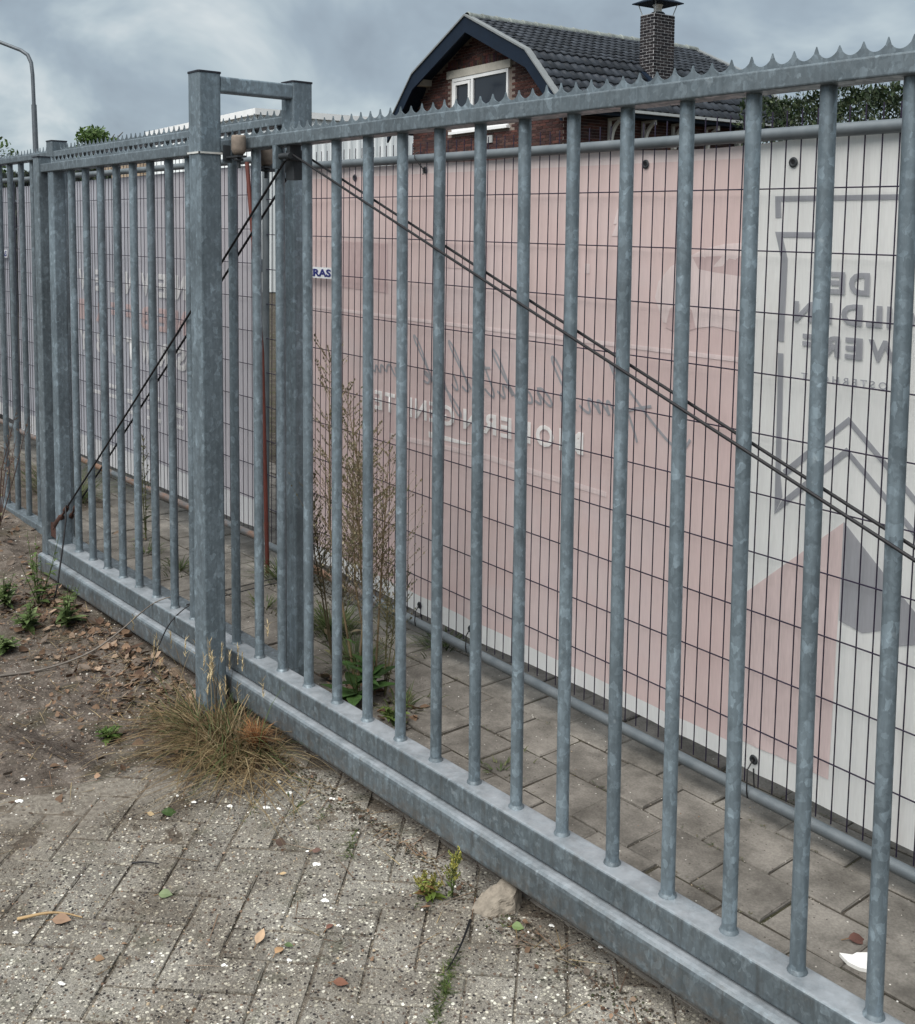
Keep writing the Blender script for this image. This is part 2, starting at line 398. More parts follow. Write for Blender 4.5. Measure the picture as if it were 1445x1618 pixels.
for i in range(-60, 60):
    for j in range(-60, 60):
        c = (i-j) % 4
        if c == 0: t, n, a = i+1, j+.5, 0
        elif c == 3: t, n, a = i+.5, j+1, math.pi/2
        else: continue
        t = T0+t*P; n = N0+n*P
        x, y = (t-n)*q45, (t+n)*q45
        if not (-1.55 < x < 4.3 and -3.3 < y < -.02): continue
        near = -.95 < x < 2.0 and y > -1.22 and (x+y) < 1.62 and (y-x) > -2.2
        z = R.uniform(-.0016, .0016); tilt = (R.uniform(-.008, .008), R.uniform(-.008, .008), math.pi/4+a+R.uniform(-.012, .012))
        if near and cnt < 295:
            link('paver', R.choice(pav_m), yard, (x, y, z), tilt); cnt += 1
        else:
            me = pav_m[cnt % 6]; mw = Matrix.Translation((x, y, z)) @ Matrix.Rotation(tilt[2], 4, 'Z')
            far_b.add([mw @ v.co for v in me.vertices], [tuple(p.vertices) for p in me.polygons]); 
o = far_b.build('paver', M_PAVER, yard, kind='stuff')

# strip of square concrete tiles behind the gate
TX, TY = .1975, .174
b = MB(); b.add([(-7, .03, -.005), (4, .03, -.005), (4, 2.2, -.005), (-7, 2.2, -.005)], [(0, 1, 2, 3)])
rear = b.build('tiled_strip', M_JOINT, kind='structure')
til_m = [paver_mesh(TX-.006, TY-.006, 40+i) for i in range(6)]
for me in til_m: me.materials.append(M_TILE)
far_b = MB(); cnt = 0
for j in range(-2, 10):
    yc = .345+(j+.5)*TY
    for k in range(-40, 18):
        xc = .795+(k+.5+(.5 if j % 2 else 0))*TX
        if not (-6.9 < xc < 3.9): continue
        z = R.uniform(-.003, .003); tl = (R.uniform(-.014, .014), R.uniform(-.014, .014), R.uniform(-.012, .012))
        if xc > -3.4 and xc < 1.9 and yc < 1.25 and cnt < 295:
            link('tile', R.choice(til_m), rear, (xc, yc, z), tl); cnt += 1
        else:
            far_b.add([v.co+Vector((xc, yc, z)) for v in til_m[0].vertices], [tuple(p.vertices) for p in til_m[0].polygons])
far_b.build('tile', M_TILE, rear, kind='stuff')

# soil bank at the left, drifting over the pavers
def soil_h(x, y):
    e = -.30-.25*math.sin(y*2.3)*.3-x+fbm(x, y, 2.2, 4, 3)*.9
    t = max(0, min(1, (e+.25)/1.1)); t = t*t*(3-2*t)
    h = -.014+.028*t+fbm(x, y, 7, 5, 9)*.014*(.3+t)
    f = max(0, min(1, (-1.9-x)/1.4)); h += .05*f
    # litter heap along the beam left of the post
    h += .030*math.exp(-((y+.10)/.11)**2)*max(0, min(1, (-.45-x)/.25))
    h += .022*math.exp(-(((x+.42)/.3)**2+((y+.22)/.16)**2))
    return h
b = MB(); nx, ny = 230, 110; x0, x1, y0, y1 = -7.5, .55, -3.2, .17
vs = []
for i in range(nx+1):
    t = i/nx; x = x0+(x1-x0)*(1-(1-t)**1.6)
    for j in range(ny+1):
        s = j/ny; y = y0+(y1-y0)*(1-(1-s)**1.5)
        vs.append((x, y, soil_h(x, y)))
fs = [(i*(ny+1)+j, (i+1)*(ny+1)+j, (i+1)*(ny+1)+j+1, i*(ny+1)+j+1) for i in range(nx) for j in range(ny)]
b.add(vs, fs, (1, 1, 1), True)
b.build('soil_bank', M_DIRT, kind='structure')
b = MB(); vs = [(x, y, (.03+.03*fbm(x*1.3, y*1.3, 3))*min(1, (-3.1-x)/.8)-.012) for x in np.linspace(-12, -3.1, 40) for y in np.linspace(.12, .75, 10)]
b.add(vs, [(i*10+j, (i+1)*10+j, (i+1)*10+j+1, i*10+j+1) for i in range(39) for j in range(9)], (1, 1, 1), True)
b.build('soil_strip', M_DIRT, kind='structure')

# ------------------------------------------------------------------ sliding gate
gate = thing('sliding_gate', 'long galvanised sliding gate with round bars and scalloped spikes on its top rail', 'gate', (-2.2, 0, 0))
GL, GRT = -2.235, 3.55
railx('top_rail', GL+.03, GRT, -.034, .030, GZ+1.588, GZ+1.624, M_GALVD, gate, .004)
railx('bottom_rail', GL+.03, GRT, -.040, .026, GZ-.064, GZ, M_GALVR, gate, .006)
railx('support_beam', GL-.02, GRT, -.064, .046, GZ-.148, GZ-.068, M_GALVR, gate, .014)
spike_strip(-2.15, GRT, -.005, GZ+1.622, GZ+1.634, GZ+1.655, M_GALVD, gate)
me = mesh_only(MB().tube([(0, 0, 0), (0, 0, 1.589)], .0146, 18, cap=False), 'bar', M_GALV)
weld = mesh_only(MB().lathe((0, 0, 0), [(.0195, -.001), (.0180, .003), (.0155, .006), (.0147, .008)], 14), 'weld', M_GALVD)
for n in range(-13, 24):
    o = link('bar', me); o.location = (.15*n+(.012 if n < -2 else 0), .0, GZ); o.rotation_euler = (0, 0, n*1.7); kids(gate, o)
    q = link('weld', weld, o); q.rotation_euler = (0, 0, 1)
o = postz('end_post', -2.258, -2.198, -.045, .015, GZ-.07, GZ+1.652, M_GALVD, gate)
b = MB(); b.box(-2.261, -2.195, -.048, .018, GZ+1.652, GZ+1.657); kids(gate, b.build('cap', M_CAP))
postz('stile', -2.135, -2.075, -.028, .026, GZ-.001, GZ+1.589, M_GALV, gate)
# tie rods with turnbuckles, one on each face of the bars
def rod(name, a, bb, r=.0042, sag=.0):
    a, bb = Vector(a), Vector(bb)
    pts = [a.lerp(bb, t)-Vector((0, 0, sag*4*t*(1-t))) for t in np.linspace(0, 1, 9)]
    o = MB().tube(pts, r, 8).build(name, M_CABLE); kids(gate, o); return o
for yy, dz in ((-.021, 0), (.021, .0)):
    rod('tie_rod', (-.20, yy, GZ+1.562), (2.62, yy, GZ+.455), .0035, .004)
    rod('tie_rod', (-.235, yy, GZ+1.545+dz), (-2.0, yy, GZ+.185), .0038, .004)
    b = MB()
    a, c = Vector((-2.0, yy, GZ+.185)), Vector((-2.165, yy, GZ+.055)); d = c-a
    b.tube([a+d*.02, a+d*.10, a+d*.2, a+d*.26], [.006, .011, .011, .005], 8)
    b.tube([a+d*.24, a+d*.45], .0045, 8)
    b.tube([a+d*.42, a+d*.47, a+d*.85, a+d*.92], [.006, .0135, .0155, .006], 8)
    b.tube([a+d*.9, a+d*1.05], .006, 8)
    o = b.build('turnbuckle', M_RUST); kids(gate, o)
    b = MB(); b.prism([(-2.20, yy-.004, GZ+.015), (-2.12, yy-.004, GZ+.015), (-2.13, yy-.004, GZ+.06), (-2.165, yy-.004, GZ+.08), (-2.20, yy-.004, GZ+.075)], None, Y, .006)
    kids(gate, b.build('anchor_plate', M_RUST))
# rod anchor under the top rail, beside the far guide post
b = MB(); b.bar((-.268, -.028, GZ+1.589), (-.268, -.028, GZ+1.522), (X, Y), rrect(-.008, .008, -.012, .012, .003)); kids(gate, b.build('lug', M_GALV))
b = MB(); b.bar((-.215, -.004, GZ+1.589), (-.215, -.004, GZ+1.545), (X, Y), rrect(-.009, .009, -.02, .02, .003))
b.tube([(-.245, -.03, GZ+1.556), (-.19, -.03, GZ+1.556)], .009, 8); b.tube([(-.218, -.034, GZ+1.552), (-.218, .034, GZ+1.552)], .010, 10)
b.bar((-.24, .012, GZ+1.575), (-.24, .012, GZ+1.49), (X, Y), rrect(-.022, .022, -.016, .016, .004))
kids(gate, b.build('rod_anchor', M_DARKIRON))
b = MB(); b.tube([(-2.0, -.03, GZ+.19), (-1.965, -.045, GZ+.13), (-1.94, -.07, GZ+.02), (-1.90, -.11, GZ-.12), (-1.85, -.15, .012)], .0035, 6)
o = b.build('loose_wire', M_CABLE); kids(gate, o)

# ------------------------------------------------------------------ guide portal
portal = thing('guide_portal', 'pair of tall galvanised guide posts joined by a crossbar straddling the gate', 'gate posts', (-.535, .04, 0))
for y0 in (-.158, .167):
    postz('post', -.572, -.498, y0, y0+.074, -.05, GZ+1.813, M_GALV, portal, .008)
    b = MB(); b.bar((0, 0, GZ+1.8135), (0, 0, GZ+1.819), (X, Y), rrect(-.574, -.496, y0-.002, y0+.076, .008)); kids(portal, b.build('cap', M_CAP))
b = MB(); b.bar((0, -.084, 0), (0, .167, 0), (X, Z), rrect(-.548, -.5005, GZ+1.760, GZ+1.807, .006)); kids(portal, b.build('crossbar', M_GALV))
b = MB(); z = GZ+1.575
for x0, x1, y0, y1 in ((-.576, -.494, -.162, -.1585), (-.576, -.494, -.0835, -.080), (-.576, -.5725, -.162, -.080), (-.4975, -.494, -.162, -.080)): b.box(x0, x1, y0, y1, z-.0028, z+.0028)
kids(portal, b.build('strap', M_STRAP))
for rx, ry, yp, zt in ((-.437, -.060, -.081, 1.630), (-.478, .057, .164, 1.605)):
    zz = GZ+zt
    b = MB(); b.lathe((rx, ry, zz-.055), [(.002, .052), (.020, .052), (.022, .046), (.0225, .012), (.020, .002), (.012, -.008), (.002, -.008)], 20)
    o = b.build('roller', M_ROLLER); kids(portal, o)
    q = MB().tube([(rx, ry, zz-.062), (rx, ry, zz-.10)], .006, 8).lathe((rx, ry, zz-.079), [(.001, 0), (.014, 0), (.014, .008), (.001, .008)], 6).lathe((rx, ry, zz-.0625), [(.001, 0), (.012, 0), (.012, .003), (.001, .003)], 12).build('bolt', M_DARKIRON); reparent_keep(q, portal)
    b = MB(); b.box(rx-.058, rx+.020, ry-.015, ry+.015, zz-.069, zz-.063)
    s = 1 if yp > ry else -1
    b.box(rx-.060, rx-.052, min(ry, yp), max(ry, yp), zz-.075, zz-.030)
    kids(portal, b.build('bracket', M_DARKIRON))
b = MB(); b.box(-.502, -.494, -.0795, -.052, GZ+1.548, GZ+1.603); kids(portal, b.build('bracket_plate', M_GALVD))

# ------------------------------------------------------------------ fixed bar fence (behind the gate and on to the left)
fbar = mesh_only(MB().tube([(0, 0, 0), (0, 0, 1.806)], .0146, 14, cap=False), 'bar', M_GALVD)
def fixed(label, x0, x1, bx, posts, name='bar_fence'):
    f = thing(name, label, 'fence', (x1, .2, 0))
    railx('top_rail', x0, x1, .172, .234, GZ+1.684, GZ+1.712, M_GALVD, f, .004)
    railx('bottom_rail', x0, x1, .172, .234, GZ-.168, GZ-.120, M_GALVD, f, .004)
    spike_strip(x0+.02, x1, .20, GZ+1.711, GZ+1.72, GZ+1.742, M_GALVD, f)
    x = bx
    while x > x0+.02:
        o = link('bar', fbar); o.location = (x, .203, GZ-.121); kids(f, o); x -= .1679
    for px in posts:
        postz('post', px-.037, px+.037, .166, .240, -.05, GZ+1.757, M_GALVD, f)
        b = MB(); b.bar((0, 0, GZ+1.7575), (0, 0, GZ+1.763), (X, Y), rrect(px-.039, px+.039, .164, .242, .008)); kids(f, b.build('cap', M_CAP))
    return f
fixed('galvanised bar fence standing behind the left half of the sliding gate', -2.612, -.573, -.626, [])
fixed('galvanised bar fence running left from the square post beyond the sliding gate end', -7.6, -2.612, -2.81, [-2.650, -5.15, -7.6])

# ------------------------------------------------------------------ mesh panels (temporary fence) and banners
def fy(x): return .775-.05*x
FDX = Vector((1, -.05, -.013)).normalized(); FN = Vector((.05, 1, 0)).normalized()
wire_v = None
def mesh_panel(label, xa, xb, ya, yb, za, zb, H, sx0, zrow, sign, pitch=.0445, rp=.1585):
    """panel between plan points (xa,ya),(xb,yb); za,zb bottom tube heights; zrow: height of one horizontal at xa above bottom"""
    A = Vector((xa, ya, za)); B = Vector((xb, yb, zb)); d = (B-A); L = d.length; d.normalize()
    upv = Vector((-d.z, 0, 1)).normalized(); nrm = d.cross(upv)*-1     # +Y side
    p = thing('mesh_panel', label, 'fence panel', A)
    W = lambda s, h, k=0: A+d*s+upv*h+nrm*k
    for h in (0, H):
        pts = [W(L*t, h, 0) - Vector((0, 0, .006*math.sin(math.pi*t)*(1 if h == 0 else .6))) for t in np.linspace(0, 1, 13)]
        kids(p, MB().tube(pts, .0165, 14).build('tube', M_TUBE))
    for s in (0, L): kids(p, MB().tube([W(s, -.10), W(s, H+.01)], .0165, 14).build('tube', M_TUBE))
    # wires: shared unit cylinders
    wv = mesh_only(MB().tube([(0, 0, .022), (0, 0, H*.5), (0, 0, H+.055)], .00178, 6), 'wire', M_WIRE)
    wh = mesh_only(MB().tube([(.01, 0, 0), (L*.5, 0, 0), (L-.01, 0, 0)], .00195, 6), 'wire', M_WIRE)
    rotm = Matrix((d, -nrm*-1, upv)).transposed()
    rotm = Matrix((d, nrm, upv)).transposed().to_4x4()
    s = sx0
    while s < L-.02:
        o = link('wire', wv); o.matrix_world = Matrix.Translation(W(s, 0, .0)) @ rotm; mw = o.matrix_world.copy(); kids(p, o); s += pitch
        if R.random() < .4: o.rotation_euler.x += R.uniform(-.0016, .0016); o.rotation_euler.y += R.uniform(-.0016, .0016)
    h = zrow
    while h > .03: h -= rp
    h += rp
    while h < H-.01:
        if h > .02:
            o = link('wire', wh); o.matrix_world = Matrix.Translation(W(0, h, -.0042)) @ rotm; kids(p, o)
        h += rp
    return p, W, L
pr_, WR, LR = mesh_panel('temporary wire mesh panel carrying the pink and white banner', -1.90, 1.56, fy(-1.90), fy(1.56), GZ-.136+.013*1.9, GZ-.136-.013*1.56, 1.7437, .0125, 1.604, None)
pl_, WL, LL = mesh_panel('temporary wire mesh panel carrying the grey lilac banner', -5.42, -1.965, .90, .868, GZ-.128+.06, GZ-.128+.035, 1.77, .02, 1.61, None)
p3_, W3, L3 = mesh_panel('farthest temporary wire mesh panel at the left edge', -8.95, -5.48, .98, .905, GZ-.06+.02, GZ-.06, 1.765, .02, 1.61, None)

def text_mesh(txt, x_r, x_l, z0, z1, place, mat, name, parent, bold=.02, spacing=1.0, mirror=True, squeeze=True):
    cu = bpy.data.curves.new(name, 'FONT'); cu.body = txt; cu.size = 1; cu.offset = bold; cu.space_character = spacing; cu.resolution_u = 3
    o = bpy.data.objects.new('t', cu); col.objects.link(o)
    dg = bpy.context.evaluated_depsgraph_get(); me = bpy.data.meshes.new_from_object(o.evaluated_get(dg))
    bpy.data.objects.remove(o); bpy.data.curves.remove(cu)
    co = np.array([v.co[:2] for v in me.vertices]); mn, mxx = co.min(0), co.max(0)
    for v in me.vertices:
        t = (v.co.x-mn[0])/(mxx[0]-mn[0]); h = (v.co.y-mn[1])/(mxx[1]-mn[1])
        x = x_r+(x_l-x_r)*t if mirror else x_l+(x_r-x_l)*t
        v.co = place(x, z0+(z1-z0)*h)
    me.materials.clear(); me.materials.append(mat)
    ob = link(name, me); 
    if parent: kids(parent, ob)
    return ob

# --- print colours (seen from the reverse of the cloth)
def cloth(name, c, var=.06):
    M = Mat(name, .62, 0, .25)
    wv = M.ramp(M.noise(1, 3, .5, M.pos((260, 260, 22))), [(.3, 1-var), (.7, 1+var)])
    bl = M.ramp(M.noise(2.2, 5, .6), [(.3, .93), (.7, 1.06)])
    c2 = M.mix(M.mix(c, wv, 1, 'MULTIPLY'), bl, 1, 'MULTIPLY')
    dirt = M.bw(M.ramp(M.noise(1, 4, .7, M.pos((40, 40, 9))), [(.70, 0), (.76, 1)]))
    c2 = M.mix(c2, tuple(v*.55 for v in c), M.math('MULTIPLY', dirt, .35))
    M.col(c2)
    tr = M.n('ShaderNodeBsdfTranslucent'); M.l(c2, tr.inputs[0]); mx = M.n('ShaderNodeMixShader'); mx.inputs[0].default_value = .38
    M.l(M.b.outputs[0], mx.inputs[1]); M.l(tr.outputs[0], mx.inputs[2]); M.l(mx.outputs[0], M.o.inputs[0])
    return M.m
C_PINK = (.745, .583, .56); C_WHITE = (.80, .805, .785)
M_CWHITE = cloth('banner_white', C_WHITE)
M_CTEXT = cloth('print_white', (.95, .96, .95))
M_CGREY = cloth('print_grey', (.40, .405, .435))
M_CLOGO = cloth('print_slate', (.345, .355, .385))
M_CPINK2 = cloth('print_rose', (.72, .595, .585))
M_CPALE = cloth('print_pale_rose', (.80, .70, .69))
M_CDUSK = cloth('print_dusky_rose', (.655, .52, .515))
M_CSCRIPT = cloth('print_script_grey', (.40, .41, .44))
M_LILAC = cloth('banner_lilac', (.43, .40, .425))
M_LTEXT = cloth('print_offwhite', (.76, .76, .76))
M_LPINK = cloth('print_salmon', (.62, .49, .48))

def pink_cloth():
    M = Mat('banner_print', .62, 0, .25)
    g = M.n('ShaderNodeNewGeometry'); sx = M.n('ShaderNodeSeparateXYZ'); M.l(g.outputs['Position'], sx.inputs[0])
    x, z = sx.outputs[0], sx.outputs[2]
    wv = M.ramp(M.noise(1, 3, .5, M.pos((260, 260, 22))), [(.3, .965), (.7, 1.035)])
    # printed picture: broad soft tone areas (ground paler, sky rosier)
    tone = M.ramp(M.noise(1.6, 4, .55, M.pos((1.2, 1, 1.6)), .6), [(.3, (.70, .535, .515)), (.5, C_PINK), (.62, (.74, .60, .585)), (.74, (.775, .635, .61))])
    top = M.bw(M.ramp(M.math('ADD', z, M.math('MULTIPLY', M.noise(2.5, 4), .25)), [(.0, 0), (1., 1)]))
    c = M.mix(tone, (.60, .36, .32), M.math('MULTIPLY', M.bw(M.ramp(z, [(.0, 0), (1, 1)])), 0))
    hi = M.math('MULTIPLY', M.math('SUBTRACT', z, 1.35), 2.2, True)
    c = M.mix(c, (.74, .565, .535), M.math('MULTIPLY', hi, .75))
    # white hem along the bottom, paler hem along the top
    hz = M.math('ADD', z, M.math('MULTIPLY', x, .013))
    hem = M.math('LESS_THAN', hz, GZ-.040); c = M.mix(c, (.80, .80, .79), hem)
    hem2 = M.math('GREATER_THAN', hz, GZ+1.551); c = M.mix(c, (.79, .69, .67), M.math('MULTIPLY', hem2, .8))
    # white right-hand field; its left edge wanders slightly
    xe = M.math('SUBTRACT', x, M.math('ADD', .815, M.math('MULTIPLY', M.math('SUBTRACT', z, .9), -.018)))
    wh = M.bw(M.ramp(xe, [(0, 0), (.004, 1)])); 
    wc = M.ramp(M.noise(2.1, 5, .6), [(.3, (.77, .77, .75)), (.7, (.845, .845, .825))])
    c = M.mix(c, wc, wh)
    dirt = M.bw(M.ramp(M.noise(1, 4, .7, M.pos((60, 60, 14))), [(.70, 0), (.77, 1)]))
    c = M.mix(c, (.33, .28, .27), M.math('MULTIPLY', dirt, .34))
    stn = M.bw(M.ramp(M.noise(1, 5, .6, M.pos((9, 9, 1.3))), [(.56, 0), (.74, 1)])); c = M.mix(c, (.50, .42, .38), M.math('MULTIPLY', stn, .22))
    c = M.mix(c, wv, 1, 'MULTIPLY'); M.col(c)
    tr = M.n('ShaderNodeBsdfTranslucent'); M.l(c, tr.inputs[0]); mx = M.n('ShaderNodeMixShader'); mx.inputs[0].default_value = .38
    M.l(M.b.outputs[0], mx.inputs[1]); M.l(tr.outputs[0], mx.inputs[2]); M.l(mx.outputs[0], M.o.inputs[0])
    return M.m
M_BANNER = pink_cloth()

PUCK = [(.948, GZ+1.53), (.447, GZ+1.55), (-.64, GZ+1.58), (-1.13, GZ+1.58), (.583, GZ-.07), (.885, GZ-.07), (-.66, GZ-.07), (-.345, GZ-.07)]
def bw_(x, z):          # gentle waves of the hanging cloth
    return .004*math.sin(x*2.3+.7*math.sin(z*3))+.007*noise.noise(Vector((x*1.7, z*1.3, 4)))+.003*noise.noise(Vector((x*5+z*2, z*3.5, 9)))+sum(-.007*math.exp(-((x-ex)/.045)**2-((z-ez)/.09)**2) for ex, ez in PUCK)
def onban(x, z, lift=0):   # point on the pink banner (z = world height); lift towards the viewer
    return Vector((x, fy(x)+.020+bw_(x, z)-lift, z))
ban = thing('pink_banner', 'large pink and white advertising banner seen from the back with mirrored lettering', 'banner', (.0, .8, GZ))
b = MB(); nx, nz = 150, 70; xa, xb = -1.69, 1.545
vs = []
for i in range(nx+1):
    x = xa+(xb-xa)*i/nx
    for j in range(nz+1):
        zl = GZ-.098-.013*x*.3+.006*math.sin(x*4); zh = GZ+1.598-.013*x+.004*math.sin(x*7)-.012*abs(math.sin(x*2.6))
        vs.append(onban(x, zl+(zh-zl)*j/nz))
b.add(vs, [(i*(nz+1)+j, (i+1)*(nz+1)+j, (i+1)*(nz+1)+j+1, i*(nz+1)+j+1) for i in range(nx) for j in range(nz)], (1, 1, 1), True)
kids(ban, b.build('cloth', M_BANNER))
LI = [.0016]
def decal(poly, mat, name='print', sub=.06, lift=None, parent=None, place=None):
    """flat printed shape on the banner; cut into small pieces so that it follows the cloth"""
    LI[0] += .00004; lf = lift or LI[0]
    bm = bmesh.new(); f = bm.faces.new([bm.verts.new((x, z, 0)) for x, z in poly])
    xs = [p[0] for p in poly]; zs = [p[1] for p in poly]
    for ax, lo, hi in ((0, min(xs), max(xs)), (1, min(zs), max(zs))):
        t = lo+sub
        while t < hi:
            co = [0, 0, 0]; no = [0, 0, 0]; co[ax] = t; no[ax] = 1
            bmesh.ops.bisect_plane(bm, geom=bm.verts[:]+bm.edges[:]+bm.faces[:], plane_co=co, plane_no=no); t += sub
    for v in bm.verts: v.co = (place or onban)(v.co.x, v.co.y+GZ, lf)
    me = bpy.data.meshes.new(name); bm.to_mesh(me); bm.free(); me.materials.append(mat)
    o = link(name, me); kids(parent or ban, o); return o
def stroke(pts, wd, mat, name, smooth=2):
    P2 = [Vector(p) for p in pts]
    for _ in range(smooth):
        Q = [P2[0]]
        for a, c in zip(P2, P2[1:]): Q += [a*.75+c*.25, a*.25+c*.75]
        P2 = Q+[P2[-1]]
    bb = MB(); vs = []
    LI[0] += .00004
    for i, p in enumerate(P2):
        t = (P2[min(i+1, len(P2)-1)]-P2[max(0, i-1)]); t = t.normalized() if t.length > 1e-9 else Vector((1, 0))
        nn = Vector((-t.y, t.x))*wd/2
        for s in (-1, 1):
            q = p+nn*s; vs.append(onban(q.x, q.y+GZ, LI[0]))
    bb.add(vs, [(2*i, 2*i+1, 2*i+3, 2*i+2) for i in range(len(P2)-1)])
    o = bb.build(name, mat); kids(ban, o); return o
T = lambda x, z: onban(x, z+GZ, .0042)
# faint printed picture: parked car, walls, pale lines
decal([(.488, 1.16), (.50, 1.205), (.545, 1.25), (.60, 1.275), (.66, 1.30), (.73, 1.315), (.808, 1.32), (.808, 1.08), (.70, 1.09), (.60, 1.075), (.52, 1.09)], M_CPALE)
decal([(.622, 1.278), (.645, 1.245), (.70, 1.238), (.808, 1.228), (.808, 1.283), (.74, 1.283)], M_CDUSK)
decal([(.53, 1.075), (.545, 1.13), (.585, 1.15), (.625, 1.13), (.64, 1.08), (.585, 1.06)], M_CDUSK)
decal([(-1.66, 1.02), (.80, 1.00), (.80, 1.013), (-1.66, 1.033)], M_CPALE)
decal([(-.88, .545), (-.3, .56), (.30, .535), (.30, .552), (-.25, .578), (-.88, .565)], M_CPALE)
decal([(-.62, .585), (-.40, .592), (-.35, .602), (-.62, .608)], M_CTEXT)
decal([(.335, 1.42), (.352, 1.37), (.338, 1.372), (.358, 1.335), (.312, 1.335), (.332, 1.372), (.318, 1.370)], M_CPALE)
decal([(.20, 1.22), (.222, 1.22), (.222, 1.25), (.20, 1.25)], M_CPALE)
decal([(-.56, 1.22), (-.28, 1.215), (-.28, 1.30), (-.56, 1.305)], M_CPINK2)
decal([(-1.3, 1.12), (-.9, 1.11), (-.9, 1.30), (-1.3, 1.31)], M_CDUSK)
# lettering
def letters(txt, spans, z0, z1, mat, name, bold=.03):
    for ch, (a, c) in zip(txt, spans): text_mesh(ch, a, c, z0, z1, T, mat, name, ban, bold)
letters('MODERN', [(.200, .092), (.066, -.018), (-.043, -.115), (-.139, -.198), (-.221, -.298), (-.322, -.402)], .650, .722, M_CTEXT, 'lettering')
letters('GENIETEN', [(-.452, -.538), (-.556, -.612), (-.628, -.704), (-.722, -.738), (-.760, -.818), (-.836, -.906), (-.928, -.984), (-1.003, -1.078)], .646, .722, M_CTEXT, 'lettering')
letters('DE', [(1.172, 1.116), (1.105, 1.062)], 1.196, 1.250, M_CLOGO, 'logo_lettering', .04)
letters('GILDEN', [(1.292, 1.240), (1.232, 1.220), (1.208, 1.166), (1.156, 1.098), (1.072, 1.032), (1.016, .962)], 1.122, 1.173, M_CLOGO, 'logo_lettering', .04)
letters('WERF', [(1.262, 1.175), (1.160, 1.112), (1.098, 1.048), (1.032, .990)], 1.040, 1.092, M_CLOGO, 'logo_lettering', .04)
text_mesh('OOSTERHOUT', 1.262, .99, .975, .993, T, M_CLOGO, 'logo_lettering', ban, .012, 1.5)
# logo frame: outline of a house on a slender mast
decal([(.891, 1.439), (1.40, 1.433), (1.40, 1.421), (.909, 1.426), (.911, 1.384), (.893, 1.384)], M_CLOGO, 'logo')
decal([(.893, 1.348), (1.06, 1.346), (1.06, 1.333), (.917, 1.334), (.934, 1.28), (.933, 1.067), (.915, 1.067), (.913, 1.28), (.903, 1.315)], M_CLOGO, 'logo')
decal([(.916, 1.036), (.933, 1.036), (.938, .72), (.946, .665), (.924, .614), (.918, .90)], M_CLOGO, 'logo')
decal([(.944, .734), (1.128, .898), (1.42, .64), (1.42, .62), (1.128, .880), (.953, .718)], M_CLOGO, 'logo')
decal([(.947, .657), (1.126, .822), (1.44, .55), (1.44, .53), (1.128, .803), (.924, .614)], M_CLOGO, 'logo')
decal([(.832, .376), (1.128, .636), (1.122, .387), (1.118, .20), (1.11, -.03), (.838, -.03)], M_CPINK2, 'logo')
decal([(1.128, .638), (1.236, .542), (1.42, .385), (1.36, .40), (1.28, .37), (1.237, .395), (1.19, .375), (1.125, .388)], M_CGREY, 'logo')
# handwriting: "Ambachtelijk", mirrored, leaning
def script(strokes, base, z=.786, s=.0088):
    for st in strokes: stroke([(base-(a+.52*h), z+h) for a, h in st], s, M_CSCRIPT, 'handwriting')
script([[(-.02, -.02), (.02, -.055), (.06, -.05), (.105, .0), (.15, .075), (.20, .165), (.205, .17), (.20, .10), (.20, .0), (.20, -.02), (.205, -.06)], [(.09, .055), (.14, .045), (.20, .03), (.25, .02)]], .60)
script([[(0, 0), (.01, .045), (.02, .05), (.03, .03), (.03, .0), (.04, .03), (.06, .05), (.07, .03), (.07, .0), (.08, .03), (.10, .05), (.11, .03), (.112, .005), (.13, .0), (.155, .02)]], .345)
script([[(0, .0), (.02, .06), (.035, .15), (.02, .168), (.005, .14), (.0, .05), (.0, .0), (.03, -.005), (.055, .02), (.045, .05), (.015, .045)]], .165)
script([[(.05, .05), (.02, .055), (-.005, .02), (.01, -.005), (.04, .02), (.055, .05), (.05, .01), (.06, .0), (.08, .01)]], .060)
script([[(.045, .042), (.03, .055), (.0, .03), (.005, .0), (.035, .0), (.06, .02)]], -.03)
script([[(-.01, .01), (.02, .08), (.045, .15), (.03, .165), (.012, .13), (.0, .0), (.01, .035), (.035, .05), (.045, .03), (.045, .005), (.06, 0), (.08, .02)]], -.125)
script([[(.02, .145), (.01, .05), (.008, .0), (.03, -.005), (.055, .02)], [(-.015, .095), (.06, .09)]], -.22)
script([[(0, .02), (.035, .03), (.035, .052), (.01, .05), (.0, .015), (.015, -.005), (.05, .01)]], -.285)
script([[(-.01, .01), (.02, .09), (.045, .16), (.035, .175), (.015, .14), (.0, .02), (.015, -.005), (.04, .015)]], -.365)
script([[(.01, .05), (.005, .005), (.02, -.005), (.04, .015)], [(.0, .08), (.004, .078)]], -.425)
script([[(.02, .05), (.01, -.02), (-.005, -.085), (-.03, -.10), (-.035, -.07), (.0, -.02), (.05, .02)], [(.02, .08), (.024, .078)]], -.495)
script([[(-.01, .01), (.02, .09), (.045, .165), (.033, .178), (.012, .14), (.0, .0), (.008, .03), (.035, .05), (.04, .035), (.012, .022), (.03, .0), (.06, .01)]], -.585)
script([[(0, .05), (.0, .0), (.02, .01), (.03, .05), (.035, 0), (.055, .02), (.06, .05), (.09, .04), (.10, .01), (.13, .05), (.15, .0), (.17, .045), (.19, .0), (.22, .04)]], -.79)
